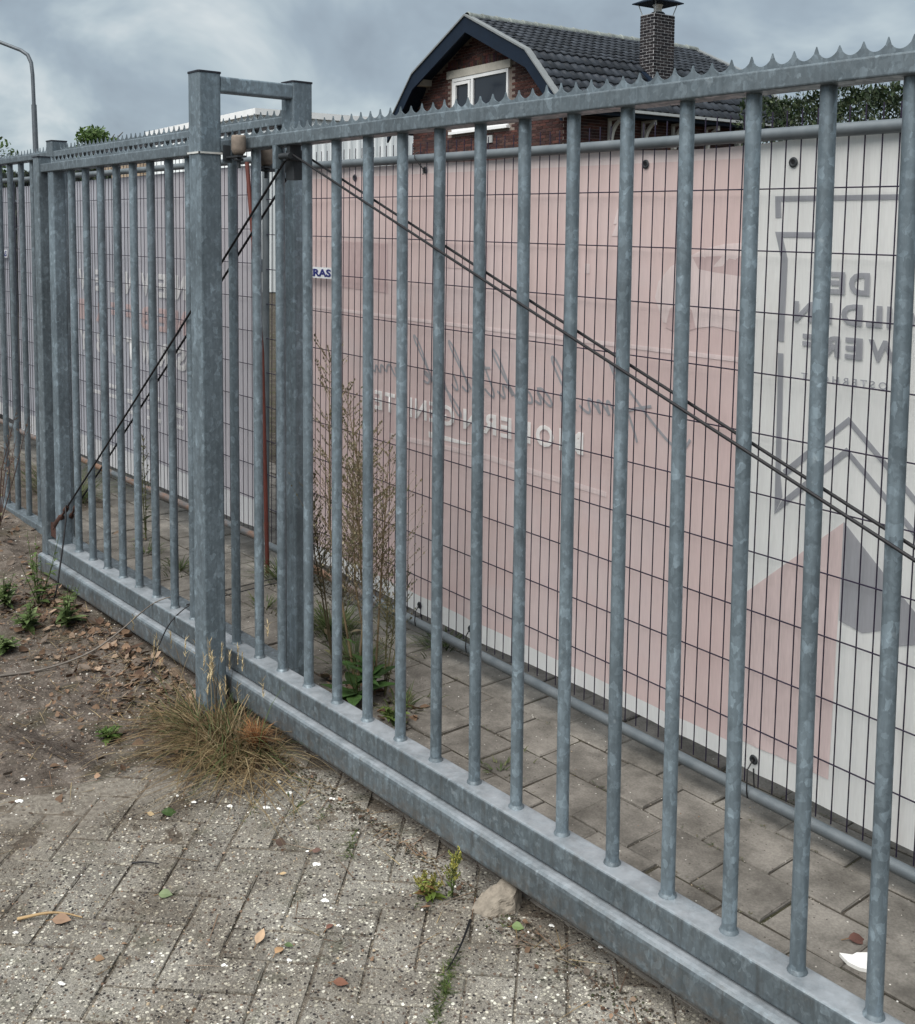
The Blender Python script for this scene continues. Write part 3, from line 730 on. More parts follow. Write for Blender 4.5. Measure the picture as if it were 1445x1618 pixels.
# eyelets and black cable ties
def eyelet(parent, p, n=FN):
    bb = MB(); k = 14; vs = []
    ax = n.cross(Z).normalized(); 
    for i in range(k):
        a = 2*math.pi*i/k
        for r, h in ((.0055, .001), (.0075, .003), (.0115, .003), (.0135, .0)):
            vs.append(Vector(p)+(ax*math.cos(a)+Z*math.sin(a))*r-n*h)
    bb.add(vs, [(i*4+j, ((i+1) % k)*4+j, ((i+1) % k)*4+j+1, i*4+j+1) for i in range(k) for j in range(3)], (1, 1, 1), True)
    vs = [Vector(p)+(ax*math.cos(2*math.pi*i/k)+Z*math.sin(2*math.pi*i/k))*.0058-n*.0009 for i in range(k)]
    o = bb.build('eyelet', M_DARKIRON); kids(parent, o)
    q = MB().add(vs, [tuple(range(k))]).build('hole', M_BLACK, o); q.parent = o
def tie(parent, pts):
    kids(parent, MB().tube(pts, .0021, 6).build('cable_tie', M_BLACK))
tz = lambda x: GZ-.136-.013*x
for x, zz in ((.948, 1.522), (.447, 1.541), (-.64, 1.572), (-1.13, 1.563), (-1.58, 1.58), (1.42, 1.52)): eyelet(ban, onban(x, GZ+zz, .003))
for x in (.583, .885, -.66, -.345, -1.2, 1.40): eyelet(ban, onban(x, GZ-.065, .003))
for x in (.885, -.66, -.345):
    e0 = onban(x, GZ-.065, .006); y = fy(x)
    tie(ban, [e0, (x+.0, y-.012, GZ-.085), (x+.005, y-.0195, tz(x)+.008), (x+.006, y-.017, tz(x)-.010), (x+.006, y, tz(x)-.0195), (x+.004, y+.017, tz(x)-.005), (x, y+.016, GZ-.09)])
x = -.64; y = fy(x); tie(ban, [(x-.025, y-.004, tz(x)+1.766), (x-.03, y-.018, tz(x)+1.757), (x-.027, y-.02, tz(x)+1.742), (x-.01, y-.012, tz(x)+1.72), onban(x, GZ+1.572, .008), (x+.002, y-.004, GZ+1.555)])

# maker's plates wired to the panels
M_PLATE = plain('white_plate', (.62, .64, .66), .45, 0, .05)
M_BLUE = plain('blue_print', (.02, .025, .14), .5, 0, .05)
def plate(panel, x0, x1, z0, z1, yf):
    b = MB(); A = Vector((x0, yf(x0)-.006, z0)); B = Vector((x1, yf(x1)-.006, z0)); h = Vector((0, 0, z1-z0))
    b.prism([A, B, B+h, A+h], None, (0, -1, 0), .003); o = b.build('plate', M_PLATE); kids(panel, o)
    pl = lambda x, z: Vector((x, yf(x)-.0102, z))
    t = text_mesh('HERAS', x1-.006, x0+.006, z0+.007, z1-.007, pl, M_BLUE, 'lettering', None, .04, 1.0, False)
    t.parent = o; t.matrix_parent_inverse = Matrix()
plate(pr_, -1.545, -1.278, GZ+1.152, GZ+1.198, fy)
yl = lambda x: .98+(x+8.95)*(.905-.98)/3.47
plate(p3_, -5.80, -5.555, GZ+1.16, GZ+1.215, yl)

# --- left banner, grey lilac
def yL(x): return .90+(x+5.42)*(.868-.90)/3.455
def onbL(x, z, lift=0): return Vector((x, yL(x)+.02+bw_(x*1.1+2, z)-lift, z))
def banner_left(label, xa, xb, yl_, mat, zl=-.06, zh=1.655, name='lilac_banner'):
    t = thing(name, label, 'banner', ((xa+xb)/2, yl_((xa+xb)/2), GZ))
    b = MB(); nx, nz = 90, 50; vs = [Vector((x, yl_(x)+.02+bw_(x*1.1+2, GZ+z), GZ+z)) for x in np.linspace(xa, xb, nx+1) for z in np.linspace(zl, zh, nz+1)]
    b.add(vs, [(i*(nz+1)+j, (i+1)*(nz+1)+j, (i+1)*(nz+1)+j+1, i*(nz+1)+j+1) for i in range(nx) for j in range(nz)], (1, 1, 1), True)
    kids(t, b.build('cloth', mat)); return t
def lil_mat(name, c, hem):
    M = Mat(name, .62, 0, .25); g = M.n('ShaderNodeNewGeometry'); sx = M.n('ShaderNodeSeparateXYZ'); M.l(g.outputs['Position'], sx.inputs[0])
    x, z = sx.outputs[0], sx.outputs[2]
    t = M.ramp(M.noise(1.5, 4, .55, None, .5), [(.3, tuple(v*.9 for v in c)), (.7, tuple(v*1.1 for v in c))])
    rose = M.bw(M.ramp(M.math('ADD', x, 3.6), [(0, 0), (1., 1)])); t = M.mix(t, (.58, .52, .53), M.math('MULTIPLY', rose, .45))
    h = M.math('LESS_THAN', z, GZ+.07); t = M.mix(t, (.72, .72, .73), h)
    wv = M.ramp(M.noise(1, 3, .5, M.pos((120, 120, 6))), [(.3, .95), (.7, 1.04)]); t = M.mix(t, wv, 1, 'MULTIPLY'); M.col(t); 
    tr = M.n('ShaderNodeBsdfTranslucent'); M.l(t, tr.inputs[0]); mx = M.n('ShaderNodeMixShader'); mx.inputs[0].default_value = .38
    M.l(M.b.outputs[0], mx.inputs[1]); M.l(tr.outputs[0], mx.inputs[2]); M.l(mx.outputs[0], M.o.inputs[0]); return M.m
M_LIL = lil_mat('banner_lilac_cloth', (.50, .505, .55), 0)
lb = banner_left('grey lilac banner behind the gate left of the guide posts with faint mirrored lettering', -5.40, -2.02, yL, M_LIL)
banner_left('pale banner on the farthest panel at the left edge', -8.9, -5.52, yl, M_LIL, -.02, 1.66, 'pale_banner')
TL = lambda x, z: onbL(x, z+GZ, .005)
for row, txt, z0, z1, mt in ((0, 'NEVNLEV', .990, 1.118, M_LTEXT), (1, 'NEBFFRI', .805, .932, M_LPINK), (2, 'SRWTBBY', .615, .742, M_LTEXT)):
    for k, (ch, xc) in enumerate(zip(txt, (-2.80, -3.02, -3.245, -3.46, -3.68, -3.915, -4.17))):
        text_mesh(ch, xc+.062, xc-.062, z0, z1, TL, mt, 'lettering', lb, .045)
for zz, k in ((.42, 5), (.36, 6), (.30, 4)):
    for j in range(k):
        x = -2.5-.28*j; decal([(x, zz), (x-.18, zz), (x-.18, zz+.022), (x, zz+.022)], M_LTEXT, 'print', .1, .003, lb, onbL)
# red pole leaning in the joint of the two panels
M_RED = plain('red_paint', (.11, .03, .022), .55, 0, .2)
b = MB(); b.tube([(-1.765, .80, 0), (-1.80, .80, GZ+.8), (-1.925, .80, GZ+1.66)], .0095, 12)
o = b.build('marker_pole', M_RED); o['label'] = 'thin dull red pole leaning at the joint of the two mesh panels'; o['category'] = 'pole'
b = MB(); b.box(-1.955, -1.912, .835, .89, GZ+1.16, GZ+1.22); q = b.build('panel_clamp', M_GALVD); q['label'] = 'grey steel clamp joining the ends of two mesh panels'; q['category'] = 'clamp'

# ------------------------------------------------------------------ house
hh = math.radians(84.7)
EU = Vector((math.sin(hh), -math.cos(hh), 0)); EV = Vector((math.cos(hh), math.sin(hh), 0))
HO = Vector((-13.142, 14.176, 0))
house = thing('brick_house', 'dark red brick house with a black tiled gambrel roof and brick chimney', 'house', HO)
def H(u, v, z): return HO+EU*u+EV*v+Z*z
HW, UC, LN = 5.58, -2.79, 6.6
def brick_mat(name, mul=1):
    M = Mat(name, .9, 0, .2); M.col(M.mix(M.attr('Col'), M.ramp(M.noise(60, 4), [(.3, .75), (.7, 1.25)]), 1, 'MULTIPLY')); M.bump(M.noise(90, 4), .4, .006); return M.m
M_BRICK = brick_mat('red_brick'); 
M_MORT = plain('mortar', (.20, .165, .145), .95)
M_MORTL = plain('pale_mortar', (.36, .36, .365), .95)
M_NAVY = plain('dark_navy_paint', (.006, .013, .026), .6, 0, .15, 30, .15, .2)
M_TRIM = plain('pale_grey_trim', (.36, .38, .38), .6, 0, .1)
M_COPE = plain('zinc_coping', (.20, .215, .22), .6, .2, .1)
M_WHITE = plain('white_paint', (.74, .75, .75), .45, 0, .06)
M_TRIMW = plain('cream_paint', (.55, .54, .50), .6, 0, .08)
M_LINT = plain('concrete_lintel', (.42, .40, .35), .8, 0, .12)
def rooftile_mat():
    M = Mat('anthracite_roof_tile', .33, 0, .45)
    M.col(M.mix(M.attr('Col'), M.ramp(M.noise(9, 5), [(.3, .7), (.7, 1.35)]), 1, 'MULTIPLY')); M.rough(M.ramp(M.noise(14, 3), [(.3, .28), (.7, .5)])); return M.m
M_ROOFT = rooftile_mat()
def glass_mat():
    M = Mat('window_glass', .06, 0, .28); M.col((.02, .026, .036)); return M.m
M_GLASS = glass_mat()
PROF = [(-3.25, 4.15), (-2.12, 5.30), (0, 6.30), (2.12, 5.30), (3.25, 4.15)]     # roof surface, relative to UC
def roof_z(u):
    u = u-UC
    for (a, za), (c, zc) in zip(PROF, PROF[1:]):
        if a <= u <= c: return za+(zc-za)*(u-a)/(c-a)
    return 0
# walls: mortar core
b = MB(); pts = [(-HW, 0), (0, 0), (0, 4.30), (UC+2.12, 5.18), (UC, 6.17), (UC-2.12, 5.18), (-HW, 4.30)]
b.prism([H(u, .012, z) for u, z in pts], None, EV, LN-.7)
b2 = b.build('wall', M_MORT); kids(house, b2)
def brickwork(plane, U, V0, n, w, h0, h1, inside, cols, parent, name='brickwork', L=.21, Hh=.0505, gap=.0115, proud=.012):
    bb = MB(); rr = random.Random(5); z = h0; row = 0
    while z < h1:
        u = -L/2*(row % 2)-.002
        while u < w:
            ua, uc = max(0, u), min(w, u+L-gap)
            if uc-ua > .03 and inside(ua, uc, z, z+Hh):
                c = rr.choice(cols); k = rr.uniform(.75, 1.25); c = tuple(v*k for v in c)
                A = plane+U*ua+Z*z; e = U*(uc-ua); f = Z*Hh; d = n*(proud*rr.uniform(.8, 1.15))
                bb.add([A, A+e, A+e+f, A+f, A+d, A+e+d, A+e+f+d, A+f+d], [(4, 5, 6, 7), (0, 1, 5, 4), (1, 2, 6, 5), (2, 3, 7, 6), (3, 0, 4, 7)], c)
            u += L
        z += Hh+gap; row += 1
    o = bb.build(name, M_BRICK, kind='stuff'); reparent_keep(o, parent) if parent.parent is None else None
    return o
BR = [(.075, .034, .030), (.095, .042, .035), (.058, .030, .028), (.085, .047, .041), (.048, .028, .028)]
WIN = (-3.90, -1.80, 3.92, 5.10)
def ins_g(a, c, z0, z1):
    a -= HW; c -= HW
    if c > WIN[0]-.02 and a < WIN[1]+.02 and z1 > WIN[2]-.05 and z0 < WIN[3]+.22: 
        if c > -4.1 and a < -1.7: return False
    return z1 < min(roof_z(a), roof_z(c))-.12
brickwork(H(-HW, .012, 0), EU, 0, -EV, HW, .6, 6.3, ins_g, BR, house)
brickwork(H(0, .012, 0), EV, 0, EU, LN-.7, .6, 4.2, lambda a, c, z0, z1: True, BR, house)
# soldier course above the lintel
b = MB(); rr = random.Random(3)
for k in range(36):
    u = -4.1+k*.0662; c = tuple(v*rr.uniform(.7, 1.2) for v in rr.choice(BR))
    A = H(u, .0, 5.33-.02*(k/36))
    b.add([A, A+EU*.052, A+EU*.052+Z*.19, A+Z*.19, A-EV*-.012, A+EU*.052+EV*.012, A+EU*.052+Z*.19+EV*.012, A+Z*.19+EV*.012], [(0, 1, 2, 3), (0, 4, 5, 1), (1, 5, 6, 2), (2, 6, 7, 3), (3, 7, 4, 0)], c)
kids(house, b.build('soldier_course', M_BRICK))
def hbox(u0, u1, v0, v1, z0, z1): 
    return [H(u0, v0, z0), H(u1, v0, z0), H(u1, v1, z0), H(u0, v1, z0)], Z, z1-z0
def hb(name, u0, u1, v0, v1, z0, z1, mat, parent=house):
    b = MB(); p, n, t = hbox(u0, u1, v0, v1, z0, z1); b.prism(p, None, n, t); o = b.build(name, mat)
    reparent_keep(o, house); 
    if parent is not house: o.parent = parent; o.matrix_parent_inverse = Matrix()
    return o
hb('lintel', -4.10, -1.71, -.045, .02, 5.13, 5.305, M_LINT)
wf = hb('window', -3.90, -1.80, .03, .05, 3.95, 5.12, M_WHITE)
for u0, u1, z0, z1 in ((-3.90, -1.80, 5.05, 5.125), (-3.90, -1.80, 3.93, 4.00), (-3.90, -3.83, 4.0, 5.05), (-1.86, -1.80, 4.0, 5.05), (-3.16, -3.08, 4.0, 5.05)): hb('frame', u0, u1, -.03, .03, z0, z1, M_WHITE, wf)
for u0, u1, z0, z1 in ((-3.81, -3.18, 4.96, 5.03), (-3.81, -3.18, 4.02, 4.09), (-3.81, -3.74, 4.09, 4.96), (-3.25, -3.18, 4.09, 4.96)): hb('sash', u0, u1, -.045, .0, z0, z1, M_WHITE, wf)
for u0, u1 in ((-3.83, -3.16), (-3.08, -1.86)): hb('pane', u0, u1, .008, .016, 4.0, 5.05, M_GLASS, wf)
hb('sill', -3.95, -1.76, -.09, .03, 3.87, 3.928, M_WHITE)
hb('vent', -2.53, -2.35, -.03, .0, 3.60, 3.76, M_TRIM)
hb('eave_bracket', -5.08, -4.78, -.38, .0, 5.06, 5.20, M_LINT)
# bargeboards of both gables and their pale coping
def on_prof(i, t):
    (a, za), (c, zc) = PROF[i], PROF[i+1]; return UC+a+(c-a)*t, za+(zc-za)*t
for v in (-.46, LN):
    for i in range(4):
        u0, z0 = on_prof(i, 0); u1, z1 = on_prof(i, 1)
        o = MB().prism([H(u0, v, z0), H(u1, v, z1), H(u1, v, z1-.34), H(u0, v, z0-.34)], None, EV, .05).build('bargeboard', M_NAVY); kids(house, o)
        o = MB().prism([H(u0, v-.03, z0+.005), H(u1, v-.03, z1+.005), H(u1, v-.03, z1+.045), H(u0, v-.03, z0+.045)], None, EV, .17).build('coping', M_COPE); kids(house, o)
# roof deck and tiles
b = MB(); pp = [(UC+u, z-.03) for u, z in PROF]; lo = [(u, z-.10) for u, z in pp[::-1]]
b.prism([H(u, -.40, z) for u, z in pp+lo], None, EV, LN+.38); roof = b.build('roof', M_NAVY); kids(house, roof)
b = MB(); rr = random.Random(2)
for i in range(4):
    (a, za), (c, zc) = PROF[i], PROF[i+1]
    if a+c < 0: a, za, c, zc = c, zc, a, za       # a = upper end
    sl = math.hypot(c-a, zc-za); rows = round(sl/.262); dirv = EU*((c-a)/sl)+Z*((zc-za)/sl); nr = (EU*(-(zc-za)/sl)+Z*((c-a)/sl)); nr = nr if nr.z > 0 else -nr
    for r in range(rows):
        for k in range(31):
            v = -.33+k*.2185
            A = H(UC+a, v, za)+dirv*(r*sl/rows); k2 = rr.uniform(.6, 1.45); c3 = (.024*k2, .028*k2, .035*k2); vs = []
            for s, lift in ((0, .004), (sl/rows*1.08, .036)):
                for j in range(8):
                    t = j/7; hgt = .030*math.sin(t*math.pi*1.0)**2 if t < .55 else .030*math.sin(.55*math.pi)**2*(1-((t-.55)/.45))-.014*math.sin((t-.55)/.45*math.pi)
                    vs.append(A+dirv*s+EV*(t*.224)+nr*(hgt+lift+rr.uniform(0, .003)))
            vs += [vs[8+j]-nr*.022 for j in range(8)]
            b.add(vs, [(j, j+1, 9+j, 8+j) for j in range(7)]+[(8+j, 9+j, 17+j, 16+j) for j in range(7)], c3, True)
o = b.build('roof_tiles', M_ROOFT, kind='stuff'); o.parent = roof; o.matrix_parent_inverse = Matrix()
M_RIDGE = plain('mossy_ridge_tile', (.17, .19, .18), .8, 0, .35, 12)
b = MB(); k = 10; vs = []
for s, r in ((0, .105), (.03, .125), (.06, .112), (.40, .10)):
    for j in range(k+1):
        a = math.pi*j/k; vs.append(EU*(math.cos(a)*r*1.1)+Z*(math.sin(a)*r-.02)+EV*s)
b.add(vs, [(i*(k+1)+j, i*(k+1)+j+1, (i+1)*(k+1)+j+1, (i+1)*(k+1)+j) for i in range(3) for j in range(k)], (1, 1, 1), True)
rm = mesh_only(b, 'ridge_tile', M_RIDGE)
for i in range(19):
    o = link('ridge_tile', rm); o.location = H(UC, -.42+i*.371, 6.30); kids(house, o)
    o.parent = roof; o.matrix_parent_inverse = Matrix()
# eaves: fascia, gutter edge, corbels
hb('fascia', .40, .47, -.40, LN, 4.00, 4.13, M_NAVY); hb('soffit', .0, .40, -.40, LN, 4.02, 4.05, M_NAVY)
hb('gutter', .47, .56, -.40, LN, 4.08, 4.135, M_TRIM)
for v in (1.17, 2.12, 3.0, 4.02, 5.0):
    b = MB(); pts = []
    for j in range(9):
        a = math.radians(90*j/8); pts.append((.42-.36*math.cos(a)*1.0, 4.0-.50*(1-math.sin(a))) if 0 else (.06+.34*(1-math.cos(a)), 3.46+.50*math.sin(a)))
    poly = [(0.015, 3.48)]+pts+[(.40, 4.0), (.33, 4.0)]+[(max(.015+.045, u-.075), min(3.99, z+.03)) for u, z in pts[::-1][1:]]
    inner = [(u+.055*math.cos(math.radians(90*q/8)), z-.055*math.sin(math.radians(90*q/8))) for q, (u, z) in enumerate(pts)]
    n = len(pts)
    for j in range(n-1):
        b.prism([H(pts[j][0], v, pts[j][1]), H(pts[j+1][0], v, pts[j+1][1]), H(inner[j+1][0], v, inner[j+1][1]), H(inner[j][0], v, inner[j][1])], None, EV, .07)
    b.prism([H(.015, v, 3.42), H(.06, v, 3.42), H(.06, v, 4.0), H(.015, v, 4.0)], None, EV, .07)
    b.prism([H(.06, v, 3.95), H(.40, v, 3.95), H(.40, v, 4.0), H(.06, v, 4.0)], None, EV, .07)
    kids(house, b.build('corbel', M_TRIMW))
# chimney
CU0, CU1, CV0, CV1, CZ = -.64, -.22, 2.66, 3.26, 6.34
ch = MB(); ch.prism([H(CU0, CV0, 4.6), H(CU1, CV0, 4.6), H(CU1, CV1, 4.6), H(CU0, CV1, 4.6)], None, Z, CZ-4.6); cho = ch.build('chimney', M_MORTL); kids(house, cho)
DK = [(.020, .018, .020), (.028, .024, .026), (.015, .014, .017)]
for pl, U, n, wd in ((H(CU0, CV0, 0), EU, -EV, CU1-CU0), (H(CU1, CV0, 0), EV, EU, CV1-CV0), (H(CU0, CV1, 0), EU, EV, CU1-CU0), (H(CU0, CV0, 0), EV, -EU, CV1-CV0)):
    o = brickwork(pl, U, 0, n, wd, 4.6, CZ-.03, lambda a, c, z0, z1: True, DK, cho, 'brickwork', .21, .048, .0165, .008)
    o.parent = cho; o.matrix_parent_inverse = Matrix()
def cpart(mb, name, mat): o = mb.build(name, mat); o.parent = cho; o.matrix_parent_inverse = Matrix()
cc = H((CU0+CU1)/2, (CV0+CV1)/2, 0)
b = MB(); b.lathe(cc+Z*CZ, [(.17, -.02), (.16, .04), (.13, .07), (.001, .08)], 16); cpart(b, 'flaunching', M_DARKIRON)
b = MB(); b.lathe(cc+Z*CZ, [(.09, .05), (.09, .20), (.11, .21), (.11, .24), (.001, .24)], 16); cpart(b, 'flue', M_STRAP)
b = MB(); q = [cc+EU*(su*.36)+EV*(sv*.42)+Z*(CZ+.26) for su, sv in ((-1, -1), (1, -1), (1, 1), (-1, 1))]; ap = cc+Z*(CZ+.44)
b.add(q+[ap]+[p-Z*.02 for p in q], [(0, 1, 4), (1, 2, 4), (2, 3, 4), (3, 0, 4), (0, 5, 6, 1), (1, 6, 7, 2), (2, 7, 8, 3), (3, 8, 5, 0), (5, 8, 7, 6)]); cpart(b, 'rain_cap', M_NAVY)
b = MB()
for su, sv in ((-1, -1), (1, -1), (1, 1), (-1, 1)): b.tube([cc+EU*su*.19+EV*sv*.26+Z*(CZ-.01), cc+EU*su*.27+EV*sv*.33+Z*(CZ+.27)], .010, 6)
cpart(b, 'cap_legs', M_TRIM)
b = MB(); b.prism([H(CU0-.14, CV0-.13, 5.33), H(CU1+.10, CV0-.13, 4.80), H(CU1+.10, CV0-.005, 4.80), H(CU0-.14, CV0-.005, 5.33)], None, Z, .07); cpart(b, 'flashing', M_NAVY)

# ------------------------------------------------------------------ warehouse and tan building at the left
WO = Vector((-24.05, 13.52, 0))
def WH(u, v, z): return WO+EU*u+EV*v+Z*z
M_CORR = plain('pale_metal_cladding', (.78, .82, .83), .5, .0, .05)
wh = thing('warehouse', 'low white industrial hall clad in ribbed metal left of the brick house', 'building', WO)
b = MB()
def corr(p0, U, n, L, z0, z1):
    k = int(L/.055); vs = []
    for i in range(k+1):
        d = (0, .022, .022, 0, 0)[i % 5]; 
        for z in (z0, z1): vs.append(p0+U*(i*L/k)+n*d+Z*z)
    b.add(vs, [(2*i, 2*i+2, 2*i+3, 2*i+1) for i in range(k)])
corr(WH(0, 0, 0), EV, EU, 16, 0, 4.8); corr(WH(-8.6, 0, 0), EU, -EV, 8.6, 0, 4.8)
kids(wh, b.build('ribbed_cladding', M_CORR))
b = MB(); b.prism([WH(-8.7, -.12, 4.80), WH(.10, -.12, 4.80), WH(.10, 16, 4.80), WH(-8.7, 16, 4.80)], None, Z, .17); kids(wh, b.build('roof_edge', M_WHITE))
b = MB(); b.prism([WH(-8.6, .03, 0), WH(-.03, .03, 0), WH(-.03, 15.9, 0), WH(-8.6, 15.9, 0)], None, Z, 4.6); kids(wh, b.build('core', M_MORTL))
tb = thing('brick_building', 'tan brick building with a dark flat roof edge beyond the fence at left', 'building', WO)
M_TAN = plain('tan_brick', (.36, .26, .17), .9, 0, .2, 14)
def tanbrick():
    M = Mat('tan_brickwork', .9); t = M.n('ShaderNodeTexBrick'); t.inputs['Scale'].default_value = 1
    t.inputs['Color1'].default_value = (.36, .26, .17, 1); t.inputs['Color2'].default_value = (.28, .20, .135, 1); t.inputs['Mortar'].default_value = (.38, .34, .28, 1)
    for n_, v_ in (('Mortar Size', .010), ('Brick Width', .21), ('Row Height', .0625)): t.inputs[n_].default_value = v_
    mp = M.n('ShaderNodeMapping'); mp.inputs['Rotation'].default_value = (math.pi/2, 0, 0); g_ = M.n('ShaderNodeNewGeometry'); M.l(g_.outputs['Position'], mp.inputs[0]); M.l(mp.outputs[0], t.inputs['Vector']); M.col(t.outputs[0]); return M.m
b = MB(); b.prism([WH(-14.0, -.3, 0), WH(-8.75, -.3, 0), WH(-8.75, 9, 0), WH(-14.0, 9, 0)], None, Z, 4.35); kids(tb, b.build('wall', tanbrick()))
b = MB(); b.prism([WH(-14.1, -.5, 4.35), WH(-8.73, -.5, 4.35), WH(-8.73, 9, 4.35), WH(-14.1, 9, 4.35)], None, Z, .42); kids(tb, b.build('roof_edge', M_NAVY))

# ------------------------------------------------------------------ street lamp
lp = thing('street_lamp', 'slender grey street lamp with an arm reaching left above the fence', 'street lamp', (-25.7, 8.2, 0))
M_LAMP = plain('lamp_post_paint', (.10, .115, .13), .5, .3)
bx, by = -25.7, 8.2
adir = Vector((-.75, -.66, 0))
b = MB(); b.tube([(bx, by, 0), (bx-.30, by+.02, 4.8)], [.085, .065], 12); kids(lp, b.build('pole', M_LAMP))
b = MB(); b.tube([Vector((bx-.30, by+.02, 4.79)), Vector((bx-.345, by+.02, 5.55)), Vector((bx-.37, by+.02, 5.85))+adir*.02, Vector((bx-.40, by+.02, 6.05))+adir*.10, Vector((bx-.40, by+.02, 6.17))+adir*.28, Vector((bx-.40, by+.02, 6.70))+adir*1.7], .048, 10); kids(lp, b.build('arm', M_LAMP))
b = MB(); b.bar(Vector((bx-.40, by+.02, 6.70))+adir*1.6, Vector((bx-.40, by+.02, 6.86))+adir*2.3, (adir.cross(Z), Z), rrect(-.13, .13, -.05, .06, .03)); kids(lp, b.build('lamp_head', M_LAMP))

# ------------------------------------------------------------------ trees and hedges
def leaf_cloud(b, centre, rad, n, size, cols, rr, flat=.0):
    for _ in range(n):
        while 1:
            p = Vector((rr.uniform(-1, 1), rr.uniform(-1, 1), rr.uniform(-1, 1)))
            if .25 < p.length <= 1: break
        q = Vector((p.x*rad[0], p.y*rad[1], p.z*rad[2]))+Vector(centre)
        a = Vector((rr.gauss(0, 1), rr.gauss(0, 1), rr.gauss(0, 1))).normalized(); t = a.orthogonal().normalized(); s = a.cross(t)
        ang = rr.uniform(0, 6.3); t, s = t*math.cos(ang)+s*math.sin(ang), s*math.cos(ang)-t*math.sin(ang)
        l = size*rr.uniform(.6, 1.3); c = rr.choice(cols); k = rr.uniform(.7, 1.3); c = tuple(v*k for v in c)
        b.add([q-t*l*.5, q+s*l*.28, q+t*l*.5+a*l*.1, q-s*l*.28], [(0, 1, 2, 3)], c)
GREENS = [(.045, .085, .022), (.065, .115, .03), (.032, .062, .02), (.085, .135, .04)]
DGREEN = [(.018, .034, .016), (.027, .048, .02), (.012, .023, .012), (.04, .062, .027), (.06, .078, .038)]
M_BARK = plain('bark', (.07, .055, .04), .95, 0, .3, 20, .8)
def tree(label, base, h, crown, blobs, cols, n, size, seed, group='trees beyond the fence'):
    rr = random.Random(seed); t = thing('tree', label, 'tree', base, group); base = Vector(base)
    b = MB(); b.tube([base, base+Vector((.05, .03, h*.35)), base+Vector((-.05, .05, h*.6)), base+Vector((.04, 0, h*.85))], [h*.03, h*.025, h*.018, h*.006], 9)
    for k in range(9):
        z = h*rr.uniform(.35, .75); a = rr.uniform(0, 6.28); b.tube([base+Z*z, base+Vector((math.cos(a)*crown*.5, math.sin(a)*crown*.5, z+h*.12)), base+Vector((math.cos(a)*crown*.85, math.sin(a)*crown*.85, z+h*.2))], [h*.011, h*.007, h*.002], 6)
    kids(t, b.build('trunk', M_BARK))
    b = MB()
    for k in range(blobs):
        a = rr.uniform(0, 6.28); zz = rr.uniform(.38, .92); rd = crown*(1-abs(zz-.6)*1.3)*math.sqrt(rr.random())
        c = base+Vector((math.cos(a)*rd, math.sin(a)*rd, h*zz)); r_ = crown*rr.uniform(.22, .42)
        leaf_cloud(b, c, (r_, r_, r_*.8), n//blobs, size, cols, rr)
    kids(t, b.build('crown', M_LEAF)); return t
tree('round green tree top rising behind the fence left of the lamp post', (-37.0, 9.3, 0), 5.6, 1.9, 34, GREENS, 8000, .17, 21)
tree('bright green tree top between the square post and the tan building', (-38.0, 14.6, 0), 5.75, 1.25, 30, [(.075, .13, .035), (.10, .16, .045), (.05, .09, .025)], 8000, .16, 22)
tree('low dark tree just showing above the tan building', (-39.5, 18.0, 0), 5.7, .9, 16, DGREEN, 3000, .15, 23)
def hedge(label, a, c, wdt, h, n, cols, seed, size=.09, name='hedge'):
    rr = random.Random(seed); a, c = Vector(a), Vector(c); d = c-a; L = d.length; d.normalize(); nn = Vector((-d.y, d.x, 0))
    t = thing(name, label, 'hedge', a); b = MB()
    for k in range(int(L/.28)):
        p = a+d*(k*.28+rr.uniform(-.05, .05)); b.tube([p, p+Vector((rr.uniform(-.1, .1), rr.uniform(-.1, .1), h*.5)), p+Vector((rr.uniform(-.15, .15), rr.uniform(-.15, .15), h*.9))], [.03, .02, .006], 6)
    kids(t, b.build('stems', M_BARK)); b = MB()
    for k in range(n):
        s = rr.uniform(0, L); e = rr.uniform(-1, 1); zz = h*(1-rr.random()**1.8*.97)
        top = h+fbm(s*1.7, seed, 1.2, 4)*.28
        zz = zz/h*top+max(0, rr.gauss(0, .05)); side = (1 if rr.random() < .5 else -1)*wdt*.5*(1-rr.random()**2*.5)*(1+fbm(s*2, zz*2, 1.5, 3, seed)*.8)
        p = a+d*s+nn*side+Z*zz
        up_ = Vector((rr.gauss(0, .5), rr.gauss(0, .5), rr.uniform(.2, 1.2))).normalized(); q = up_.orthogonal().normalized()
        if rr.random() < .5: q = up_.cross(q)
        l = size*rr.uniform(.7, 1.6); cc_ = rr.choice(cols); kk = rr.uniform(.65, 1.3)
        b.add([p, p+up_*l*.5+q*l*.22, p+up_*l, p+up_*l*.5-q*l*.22], [(0, 1, 2, 3)], tuple(v*kk for v in cc_))
    kids(t, b.build('foliage', M_LEAF)); return t
hedge('tall dark green clipped hedge right of the house behind the pink banner', (-5.80, 10.2, 0), (1.5, 11.0, 0), 1.0, 3.22, 70000, DGREEN, 31, .05)
hedge('dark hedge behind the fence at the far left', (-22.0, 4.2, 0), (-19.5, 7.3, 0), 1.2, 2.65, 9000, DGREEN, 33, .13)

